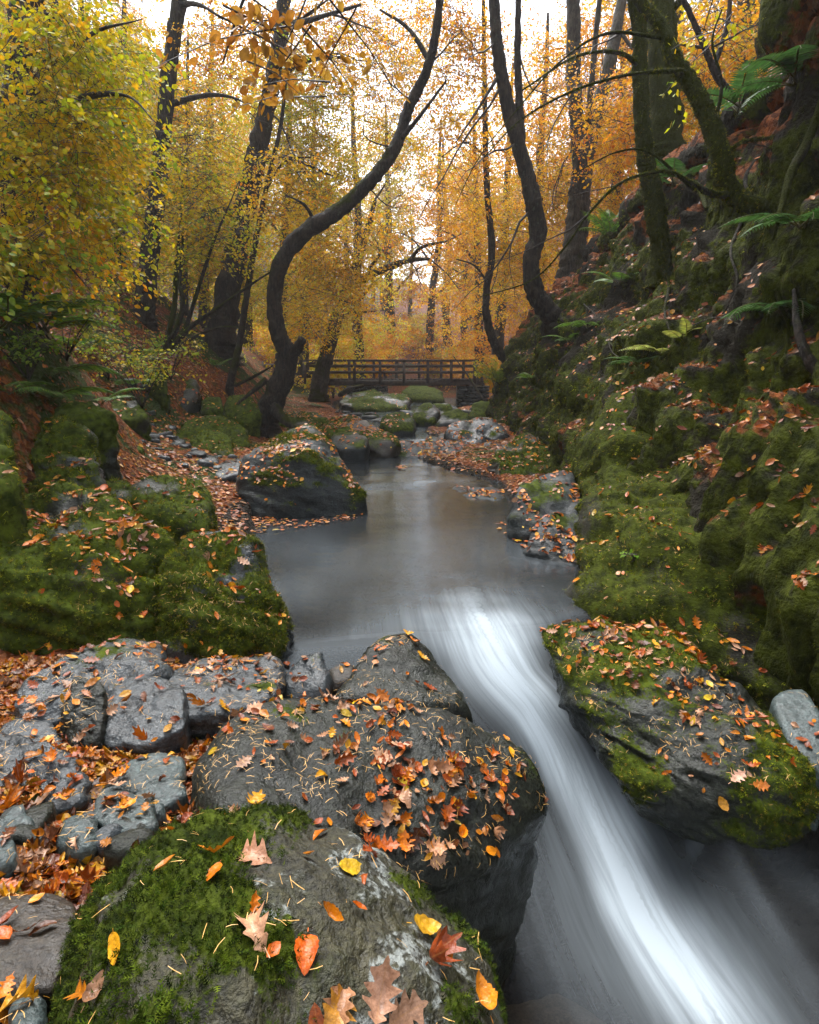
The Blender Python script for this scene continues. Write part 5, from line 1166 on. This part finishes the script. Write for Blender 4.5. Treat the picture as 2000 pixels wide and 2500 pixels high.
def frond(L, r, pal, pairs=17, width=.30, arch=.6, sub=True):
    """one fern frond along +x, arching down"""
    t = np.linspace(0, 1, 14); path = np.stack([L * (t - .18 * arch * t ** 2), .05 * L * np.sin(t * 2 + r.uniform(0, 6)), L * arch * (.55 * t - .75 * t ** 2)], -1)
    V, F, T = tube(path, np.linspace(.006, .0015, 14) * L / .5, 4)
    parts = [(V, np.concatenate([tris_of(F), T]), np.tile([[.10, .09, .03]], (len(V), 1)), np.zeros(len(V)))]
    tt = np.repeat(np.linspace(.16, .985, pairs), 2); sd = np.tile([1., -1.], pairs)
    Pp = np.stack([np.interp(tt, t, path[:, k]) for k in range(3)], -1)
    tg = nrm(np.stack([np.interp(tt, t, np.gradient(path[:, k])) for k in range(3)], -1))
    wl = L * width * np.sin(np.pi * np.clip(.10 + .9 * tt, 0, 1) ** .8) ** .9 + .01 * L
    up = np.array([0, 0, 1.]); s = nrm(np.cross(up, tg)) * sd[:, None]
    d = s * .92 + tg * .42 - up * .12
    C = pick(pal, len(tt), r)
    Lf = [(0, .0, 0), (.12, .11, 0), (.5, .085, -.02), (1, 0, -.1), (.5, -.085, -.02), (.12, -.11, 0)]
    tp = (np.array(Lf, float), np.array([(0, 1, 2), (0, 2, 3), (0, 3, 4), (0, 4, 5)]), np.zeros(6))
    parts.append(scatter(tp, Pp, frames(d, np.tile(up, (len(tt), 1)) + .15 * r.normal(size=(len(tt), 3))), wl, C))
    return join(parts)
FERN = [(.09, .20, .02), (.14, .26, .03), (.06, .14, .02)]
FERNP = [(.30, .36, .06), (.38, .40, .08)]
FERNB = [(.05, .13, .028), (.07, .16, .035)]
def fern(label, dx, dy, L, n, pal=FERN, seed=0, spread=2 * math.pi, az0=0, arch=.6, lift=.5, at=None):
    if at is None: p, nrml, _ = bank_hit(dx, dy)
    else: p = at; nrml = np.array([0, 0, 1.])
    r = np.random.default_rng(seed); root = empty('fern', p); tag(root, label, 'fern')
    for k in range(n):
        V, F, C, U = frond(L * 1.15 * r.uniform(.7, 1.1), r, pal, 20, r.uniform(.17, .23), arch)
        o = link('frond', make_mesh('frond', V, F, M['fern'], False, {'col': C}), root)
        o.rotation_euler = (r.uniform(-.3, .3), -lift * r.uniform(.4, 1.2), az0 + (k / max(1, n - 1 if spread < 6 else n) - (.5 if spread < 6 else 0)) * spread + r.uniform(-.2, .2))
    return root
pi = math.pi
fern('large arching fern over the left bank slope', 90, 700, .95, 8, FERN, 1, 3.0, -.7, .7, .5)
fern('dark fern at the left edge under the drooping leaves', 5, 690, .8, 6, FERN, 2, 3.2, -.6, .7, .4)
fern('fern hanging below the large arching fern', 120, 790, .6, 5, FERN, 3, 3.0, -1.2, .8, .2)
fern('small fern low on the left slope beside the shrub', 215, 850, .5, 5, FERN, 4, 4, -1, .7, .4)
fern('small fern beside the slim leaning stem', 455, 775, .6, 5, FERN, 5, 5, 0, .6, .5)
fern('fern tuft above the left edge rock', 20, 830, .5, 5, FERN, 18, 3.0, -.8, .8, .3)
fern('dark glossy fern hanging at the right edge of the bank', 1640, 660, .55, 7, FERNB, 6, 3.6, -2.4, .9, .1)
fern('wide fern on the left slope behind the mossy hump', 170, 740, .75, 7, FERN, 21, 5, -.6, .7, .5)
fern('fern drooping over the pale faced crag', 110, 845, .55, 6, FERN, 22, 4, -1, .8, .3)
fern('fern at the foot of the shrub above the shingle', 260, 815, .6, 6, FERN, 23, 5, -.8, .7, .4)
fern('single pale yellow fern frond on the right bank', 1440, 715, .30, 3, FERNP, 7, 1.2, -2.0, .6, .7)
fern('pale fern drooping left over the moss of the right bank', 1390, 745, .42, 4, FERNP, 8, 1.6, -2.9, .7, .2)
fern('blue green fern on the mossy face of the right bank', 1340, 770, .36, 5, FERNB, 9, 3.4, -2.4, .7, .3)
fern('fern at the crest of the right bank behind the thin mossy trunk', 1290, 500, .8, 8, FERN, 10, 6.28, 0, .5, .9)
fern('fern below the thin mossy trunk on the right bank', 1300, 600, .6, 6, FERN, 11, 5, -2.4, .7, .4)
fern('glossy fern under the sideways mossy trunk', 1420, 390, .6, 6, FERNB, 12, 5, -2.4, .6, .6)
fern('fern high on the right bank near the top corner', 1560, 240, .7, 6, FERNB, 13, 5, -2.6, .7, .5)
fern('fern at the right edge beside the broken wood', 1690, 480, .5, 6, FERNB, 14, 4, -2.4, .8, .2)
fern('small fern on the mossy face above the slate block', 1200, 720, .45, 5, FERN, 15, 4, -2.4, .7, .4)
fern('bright green fern at the far end of the right bank', 1050, 812, .75, 8, [(.16, .24, .03), (.22, .28, .04)], 16, 6.28, 0, .4, .9)
fern('fern on the right bank above the mossy ledge', 1120, 800, .5, 5, FERN, 17, 4, -2.4, .7, .4)
fern('fern low on the mossy bank face left of the pale frond', 1240, 690, .5, 5, FERN, 19, 4, -2.4, .8, .2)
fern('fern by the top right corner rock', 1670, 180, .6, 6, FERNB, 20, 4, -2.4, .8, .2)

def shrub(label, dx, dy, stems, h, pal, n, leaf, seed, spread=.5, tpl='hex', cat='shrub', nm='shrub', off=.3):
    p, nl, _ = bank_hit(dx, dy); r = np.random.default_rng(seed); root = empty(nm, p); tag(root, label, cat)
    lf, tw = [], []
    for k in range(stems):
        a = r.uniform(0, 6.3); l = h * r.uniform(.6, 1.1); e = p + np.array([math.cos(a) * spread * l, math.sin(a) * spread * l, l])
        m = (p + e) / 2 + np.array([math.cos(a), math.sin(a), 0]) * -.08 * l
        limb('stem', [p, m, e], [.008, .006, .002], root, 'bark', 5, .2, 4)
        a_, b_ = sprays((m * .3 + e * .7), np.array([.2, .2, .2]) * h, n, .3 * h + .05, 12, leaf, pal, r, tpl_hex(), .1, True, None, .0015)
        lf.append(a_); tw += b_
    V, F, C, U = join(lf); o = link('foliage', make_mesh('foliage', V - p, F, M['leaf'], False, {'col': C}), root)
    V, F = join_tubes(tw); t = link('twigs', make_mesh('twigs', V - p, F, M['twig'], True), root); t["kind"] = "stuff"
BR = [(.16, .26, .02), (.26, .32, .03), (.34, .30, .02), (.40, .26, .02)]
shrub('sparse yellow green shrub at the foot of the left slope', 300, 860, 9, 1.0, BR, 7, .05, 1, .7)
shrub('bright green seedlings above the dark boulder', 330, 770, 4, .5, [(.22, .36, .03), (.30, .40, .04)], 5, .06, 2, .6)
shrub('low yellow leaved bush left of the shingle', 360, 800, 6, .9, BR, 6, .05, 3, .7)
shrub('small leafy shrub by the bridge end at the right bank', 1045, 830, 5, .8, [(.40, .36, .03), (.30, .34, .03)], 6, .07, 4, .5)
shrub('thin bramble over the left bank stones', 230, 800, 6, .9, BR, 5, .045, 5, .9)
shrub('leafy green undergrowth beside the large arching fern', 140, 760, 8, .6, [(.14, .24, .02), (.22, .30, .03), (.34, .32, .02)], 6, .045, 7, .8)
shrub('tangle of yellowing bramble over the left slope', 200, 700, 8, .9, BR, 6, .05, 8, .8)
shrub('low green herbs on the left bank above the mossy boulder', 60, 800, 7, .45, [(.12, .22, .02), (.20, .28, .03)], 6, .04, 9, .8)
shrub('small fresh green sprig on the mossy outcrop', 1335, 1180, 2, .05, [(.18, .34, .03)], 2, .028, 6, .4, nm='sprig', cat='plant')
# fallen wood
def stick(label, pts, rad, mat='bark', moss=.3, nm='fallen_branch'):
    W = np.array([P(a, b, c) for a, b, c in pts]); root = empty(nm, W[0]); tag(root, label, 'branch')
    limb('limb', W, rad, root, mat, 8, moss, 8)
stick('broken splintered branch hanging at the right edge', [(1628, 505, 4.3), (1645, 440, 4.4), (1668, 360, 4.5), (1700, 300, 4.6), (1760, 150, 4.7)], [.008, .022, .030, .034, .036], 'bark', .6, 'broken_branch')
stick('rotten log end at the right edge', [(1672, 610, 4.2), (1680, 690, 4.0), (1700, 750, 3.9), (1740, 810, 3.8)], [.012, .026, .034, .036], 'bark', .3, 'rotten_log')
stick('bare fallen bough lying on the left slope by the curved tree', [(495, 812, 12.2), (540, 790, 12.0), (575, 770, 11.8)], [.035, .03, .012])
stick('pale broken stick on the left bank stones', [(75, 905, 5.6), (120, 900, 5.5), (160, 893, 5.4)], [.012, .016, .008], 'bark_grey', .05)
stick('driftwood log under the left end of the footbridge', [(715, 832, 24.0), (735, 820, 23.6), (765, 812, 23.2)], [.10, .12, .05], 'bark', .3, 'driftwood_log')
stick('thin leaning pole of wood beside the bridge end', [(1018, 842, 20), (985, 790, 20.5), (955, 750, 21)], [.04, .03, .015], 'bark', .3, 'leaning_branch')

# roots and dead twigs on the right bank
def root_on_bank(label, pts, w0, w1, mat='bark', moss=.3, nm='exposed_root', off=.01):
    W = []
    for a, b in pts:
        p, nl, _ = bank_hit(a, b); nl = nl if nl @ (np.array([0, 0, H]) - p) > 0 else -nl; W.append(p + nl * off)
    W = np.array(W); root = empty(nm, W[0]); tag(root, label, 'root' if 'root' in nm else 'branch')
    limb('limb', W, [w0, (w0 + w1) / 2, w1], root, mat, 7, moss, 8)
root_on_bank('thin root trailing down below the thin mossy trunk', [(1395, 545), (1410, 600), (1400, 660), (1420, 720)], .022, .006)
root_on_bank('root running along the crest under the hooked beech', [(1185, 672), (1215, 690), (1260, 700), (1300, 735)], .04, .01)
root_on_bank('forked pale root on the bank beneath the sideways trunk', [(1560, 470), (1540, 530), (1555, 590), (1530, 650)], .016, .005, 'bark_grey', .1)
root_on_bank('dead twig lying across leaves above the mossy outcrop', [(1450, 690), (1510, 670), (1570, 690)], .008, .003, 'bark_grey', .1, 'dead_twig')
root_on_bank('mossy root hanging at the right edge of the bank', [(1650, 560), (1640, 620), (1660, 690), (1650, 760)], .02, .006, 'bark', .7)
root_on_bank('dark root climbing the upper right bank', [(1600, 330), (1570, 380), (1590, 440)], .03, .01)
root_on_bank('long thin dead twig on the mossy face of the bank', [(1230, 640), (1270, 680), (1290, 740), (1330, 760)], .008, .003, 'bark_grey', .1, 'dead_twig')
root_on_bank('thick root at the foot of the broad mossy trunk', [(1425, 350), (1470, 390), (1490, 440)], .05, .02, 'bark', .7)
# ------------------------------------------------------------------ fallen leaves and needles, dropped from above
LEAFPAL = [(.55, .15, .006, 1.3), (.62, .21, .008, 1.2), (.42, .085, .006), (.24, .045, .008, .7), (.60, .29, .012, .9), (.42, .21, .11, .8), (.50, .28, .17, .5), (.12, .035, .010, .6), (.58, .38, .012, .2)]
LNAME = ['orange', 'bright orange', 'russet', 'dark red', 'golden orange', 'pale tan', 'pale pinkish tan', 'dark brown', 'yellow']
LEAFPAL_A = np.array([q[:3] for q in LEAFPAL]); LEAFW = np.array([q[3] if len(q) > 3 else 1. for q in LEAFPAL]); LEAFW /= LEAFW.sum()
def rain(n, x0, x1, y0, y1, dens, r):
    """cast n leaves down; dens(point, normal, surface index) -> keep probability"""
    X = r.uniform(x0, x1, n); Yy = r.uniform(y0, y1, n); keepP, keepN, keepI = [], [], []
    dn = Vector((0, 0, -1))
    for x, y in zip(X, Yy):
        h = BVH.ray_cast(Vector((x, y, 9.0)), dn, 14)
        if h[0] is None: continue
        keepP.append(h[0][:]); keepN.append(h[1][:]); keepI.append(IDS[h[2]])
    Pp, N, I = np.array(keepP), np.array(keepN), np.array(keepI)
    N = np.where(N[:, 2:3] < 0, -N, N)
    wz = water_z(Pp[:, 0], Pp[:, 1])
    px, py, dz = project(Pp)
    ok = (Pp[:, 2] > wz + .01) & (px > -350) & (px < 2080) & (py < 2550) & (dz > .3)
    k = r.random(len(Pp)) < dens(Pp, N, I) * ok
    return Pp[k], N[k], I[k]
LW = np.array([(s[3] or {}).get('litter', 1.0) if isinstance((s[3] or {}).get('litter', 1.0), (int, float)) else 1.0 for s in SURF])
SLAB = next(i for i, s in enumerate(SURF) if s[0].startswith('large dark wet slab'))
NEAR = next(i for i, s in enumerate(SURF) if s[0].startswith('broad mossy lichened'))
def dens_leaf(Pp, N, I):
    cl = fbm(Pp * 2.6 + 5, 3); cl2 = fbm(Pp * .8 + 9, 2)
    d = .30 + .75 * cl + .3 * cl2
    flat = sstep(.35, .85, N[:, 2])
    isg = (I == 0); isb = (I == 1)
    d = np.where(isg, .85 + .5 * cl, np.where(isb, .85 + .6 * cl, d * LW[I]))
    d = np.where(I == NEAR, .010, d); d = np.where(I == SLAB, (.20 + 1.15 * cl + .25 * sstep(-.35, .1, Pp[:, 0])) * (.35 + .65 * sstep(-.45, -.15, Pp[:, 0])), d)
    return np.clip(d, 0, 1) * flat
Ls = []
rr = np.random.default_rng(21)
Ls.append(rain(15000, -1.9, 2.1, .5, 3.0, dens_leaf, rr))
Ls.append(rain(17000, -1.9, .1, .4, 2.6, lambda p_, n_, i_: np.where(i_ == 0, .9, .02), rr))
Ls.append(rain(34000, -4.8, 4.4, 3.0, 7.5, dens_leaf, rr))
Ls.append(rain(38000, -8.5, 6.5, 7.5, 14, dens_leaf, rr))
Ls.append(rain(20000, -14, 9, 14, 27, dens_leaf, rr))
Pp = np.concatenate([a[0] for a in Ls]); N = np.concatenate([a[1] for a in Ls]); I = np.concatenate([a[2] for a in Ls])
# a raft of leaves floating in the slack water left of the big boulder, and a few along the edges
def raft(pts, n, r, z):
    q = np.array([Pz(a, b, z)[:2] for a, b in pts]); lo, hi = q.min(0), q.max(0); out = []
    while len(out) < n:
        p = r.uniform(lo, hi); ins = False; j = len(q) - 1
        for i in range(len(q)):
            if (q[i, 1] > p[1]) != (q[j, 1] > p[1]) and p[0] < (q[j, 0] - q[i, 0]) * (p[1] - q[i, 1]) / (q[j, 1] - q[i, 1]) + q[i, 0]: ins = not ins
            j = i
        if ins: out.append((p[0], p[1], z + r.uniform(.004, .012)))
    return np.array(out)
R1 = np.concatenate([raft([(425, 1000), (510, 1000), (530, 1090), (640, 1098), (500, 1112), (430, 1100)], 1500, rr, .0), raft([(500, 1112), (640, 1098), (760, 1080), (765, 1092), (640, 1112), (480, 1135)], 120, rr, .0),
                     raft([(1040, 1095), (1130, 1130), (1130, 1170), (1060, 1130)], 60, rr, .0), raft([(830, 985), (850, 980), (860, 985), (845, 992)], 30, rr, .05)])
Pp = np.concatenate([Pp, R1]); N = np.concatenate([N, np.tile([[0, 0, 1.]], (len(R1), 1))]); I = np.concatenate([I, np.full(len(R1), -1)])
n = len(Pp); print('leaves', n, round(time.time() - T0, 1))
ci = rr.choice(len(LEAFPAL), n, p=LEAFW)
ci = np.where((Pp[:, 1] > 3.2) & np.isin(ci, [5, 6]) & (rr.random(n) < .6), rr.integers(0, 3, n), ci)
oak = (rr.random(n) < .35) | np.isin(ci, [5, 6]) & (rr.random(n) < .6)
size = np.where(oak, rr.uniform(.028, .070, n), rr.uniform(.020, .044, n)) * np.where(Pp[:, 1] > 9, 1.35, np.where(Pp[:, 1] > 3, 1.12, 1.0))
tang = rr.normal(size=(n, 3)); tang -= N * (tang * N).sum(1)[:, None]; tang = nrm(tang)
flt = np.where(I == -1, .06, .26)
nn = nrm(N + rr.normal(size=(n, 3)) * flt[:, None]); dd = nrm(tang + rr.normal(size=(n, 3)) * (flt * .5)[:, None])
Fr = frames(dd, nn); base = Pp + N * (size * .06)[:, None] - dd * (size * .5)[:, None] + np.array([0, 0, .006])
Fr = Fr * np.stack([rr.uniform(.8, 1.2, n), rr.uniform(.65, 1.2, n), rr.uniform(.4, 2.0, n)], -1)[:, :, None]
colr = np.clip(LEAFPAL_A[ci] * rr.uniform(.45, 1.15, (n, 1)), 0, .8)
onb = np.isin(I, [0, 1]); colr = np.where(onb[:, None], colr * .75, colr)
VAR = [tpl_oval(.18, .10), tpl_oval(-.2, .16), tpl_oval(.35, .22, .28), tpl_oval(.05, .04, .36), tpl_oak(.2, .06), tpl_oak(-.35, .10), tpl_oak(.5, .12), tpl_oak(.1, .03)]
vi = np.where(oak, 4 + rr.integers(0, 4, n), rr.integers(0, 4, n))
# the 300 that show largest become things of their own
px, py, dz = project(Pp); vis = (px > 5) & (px < 1720) & (py > 5) & (py < 2150)
scr = size / dz * np.abs((nn * nrm(np.array([0, 0, H]) - Pp)).sum(1)) * vis
order = np.argsort(-scr); single = []
camv = Vector((0, 0, H))
for k in order[:1600]:
    if len(single) >= 285: break
    p = Vector((Pp[k] + N[k] * .02).tolist()); d = p - camv; L = d.length
    h = BVH.ray_cast(camv, d / L, L - .03)
    if h[0] is None: single.append(k)
single = np.array(single); rest = np.ones(n, bool); rest[single] = False
meshes = []
FINE = [tpl_fine(False, .4, .12, 1), tpl_fine(False, -.35, .30, 2), tpl_fine(False, .9, .55, 3, .3), tpl_fine(False, .15, .06, 4, .2), tpl_fine(True, .4, .15, 5), tpl_fine(True, -.6, .30, 6, .3), tpl_fine(True, 1.1, .45, 7, -.3), tpl_fine(True, .2, .08, 8)]
for v in FINE:
    me = make_mesh('fallen_leaf', v[0], v[1], M['fallen_obj'], True, {'u': v[2]}); meshes.append(me)
def hostname(i):
    if i == -1: return 'the still water by the big boulder'
    if i == 0: return 'the ground by the rocks'
    if i == 1: return 'the right bank'
    return SURF[i][3]['host']
def place_leaf(pos, frame, s, color, v, label, group):
    o = link('fallen_leaf', meshes[v]); m = np.eye(4); m[:3, :3] = (frame * s).T; m[:3, 3] = pos
    from mathutils import Matrix
    o.matrix_world = Matrix(m.tolist()); o.color = (*[float(c) for c in color], 1)
    tag(o, label, 'leaf', group)
for k in single:
    h = hostname(I[k]); kd = 'oak' if oak[k] else 'beech'
    short = h if len(h.split()) <= 8 else 'a rock by the stream'
    short = short if short.startswith(('the ', 'a ')) else 'the ' + short
    place_leaf(base[k], Fr[k], size[k], colr[k], vi[k], f'fallen {LNAME[ci[k]]} {kd} leaf on {short}', f'fallen leaves on {short}')
# a few leaves one would point out
special = [(645, 2010, (.55, .10, .01), 1, 0.054, (0.1, -1, .1), 'glossy red orange beech leaf standing upright on the near mossy rock'),
           (735, 1835, (.52, .33, .02), 3, 0.050, (1, .6, .3), 'spotted yellow leaf flat on the near mossy rock'),
           (525, 1810, (.40, .20, .12), 5, 0.072, (1, -.35, .05), 'curled tan oak leaf lying across the moss of the near rock'),
           (890, 1960, (.55, .30, .02), 0, 0.054, (1, .5, .3), 'yellow orange leaf at the right shoulder of the near rock'),
           (800, 2105, (.36, .20, .13), 6, 0.072, (.2, 1, .4), 'pale curled oak leaf at the bottom edge of the near rock'),
           (705, 2130, (.48, .22, .03), 5, 0.065, (.6, .6, .3), 'golden curled oak leaf at the bottom of the near rock'),
           (840, 2135, (.34, .19, .12), 4, 0.072, (1, .2, .1), 'pale tan oak leaf beside the curled one at the bottom'),
           (1010, 2110, (.55, .20, .01), 2, 0.050, (-.3, 1, .3), 'bright orange curled leaf at the right foot of the near rock'),
           (1555, 1640, (.50, .28, .20), 4, 0.072, (1, .3, .1), 'pale pink oak leaf caught above the lower right water'),
           (1600, 1655, (.46, .14, .02), 7, 0.065, (1, -.2, .1), 'russet oak leaf beside the pale one above the lower water'),
           (1520, 1690, (.52, .24, .02), 0, 0.058, (-.2, 1, .1), 'orange leaf overhanging the small side fall'),
           (1490, 1470, (.60, .42, .02), 3, 0.043, (1, .2, .1), 'bright yellow leaf on the long dark rock'),
           (1245, 1358, (.14, .28, .03), 3, 0.032, (1, .3, .1), 'single green leaf on the long dark rock')]
for dx, dy, c, v, s, d, lb in special:
    p, nl, f = bank_hit(dx, dy)
    if nl @ (np.array([0, 0, H]) - p) < 0: nl = -nl
    d = np.array(d, float); toc = nrm(np.array([0, 0, H]) - p)
    fr = frames((d - nl * (d @ nl))[None], (nl + toc * .6)[None])[0]
    place_leaf(p + nl * .008 - fr[0] * s * .5, fr, s, c, v, lb, None)
# all the others
near = rest & (dz < 3.0); far = rest & (dz >= 5.0); mid = rest & ~near & ~far
parts = []
for v in range(8):
    m = near & (vi == v)
    if m.any(): parts.append(scatter(VAR[v], base[m], Fr[m], size[m], colr[m]))
parts.append(scatter(tpl_oval(.2, .12, .30), base[mid], Fr[mid], size[mid], colr[mid]))
parts.append(scatter(tpl_hex(.33), base[far], Fr[far], size[far], colr[far]))
V, F, C, U = join(parts)
o = link('leaf_litter', make_mesh('leaf_litter', V, F, M['fallen'], True, {'col': C, 'u': U})); tag(o, 'carpet of fallen orange and brown leaves over rocks and slopes', None, None, 'stuff')
# needles
def dens_needle(Pp, N, I):
    cl = fbm(Pp * 5 + 3, 3); d = np.where(I <= 1, .35, .75) * (.30 + 1.5 * cl)
    d = np.where(I == NEAR, .28 * (.5 + .8 * cl), d)
    return np.clip(d, 0, 1) * sstep(.15, .6, N[:, 2])
a = rain(26000, -1.7, 1.9, .5, 3.0, dens_needle, rr); b = rain(9000, -3.2, 3.2, 3.0, 4.8, dens_needle, rr)
Pn, Nn = np.concatenate([a[0], b[0]]), np.concatenate([a[1], b[1]]); m = len(Pn)
t = rr.normal(size=(m, 3)); t -= Nn * (t * Nn).sum(1)[:, None]; t = nrm(t)
Ln = [(0, -.024, 0), (0, .024, 0), (.5, .075, .05), (.5, .02, .05), (1, -.02, 0), (1, .02, 0)]
tp = (np.array(Ln, float), np.array([(0, 1, 2), (0, 2, 3), (3, 2, 5), (3, 5, 4)]), np.zeros(6))
V, F, C, U = scatter(tp, Pn + Nn * .004 + np.array([0, 0, .003]), frames(t + Nn * rr.uniform(-.05, .25, (m, 1)), Nn), rr.uniform(.011, .028, m), np.ones((m, 3)))
o = link('fallen_needles', make_mesh('fallen_needles', V, F, M['needle'], False)); tag(o, 'tan larch needles sprinkled over the near rocks', None, None, 'stuff')
print('litter', m, round(time.time() - T0, 1))

# ------------------------------------------------------------------ misty air
def build_haze():
    g = G('mist'); v = g.n('ShaderNodeVolumePrincipled')
    v.inputs['Color'].default_value = (.90, .93, .97, 1); v.inputs['Density'].default_value = .0011; v.inputs['Anisotropy'].default_value = .25
    g.t.links.new(v.outputs[0], g.out.inputs['Volume'])
    V, F = box_verts((0, 72, 17.5), (200, 160, 40))
    o = link('haze', make_mesh('haze', V, F, g.m, False)); tag(o, 'thin pale mist hanging in the valley', None, None, 'stuff')
build_haze()

tot = {}
for o in bpy.data.objects:
    if o.type == 'MESH': tot[o.data.name] = sum(1 for _ in ()) + len(o.data.loops) - 2 * len(o.data.polygons)
print('triangles', sum(tot.values()), 'time', round(time.time() - T0, 1))
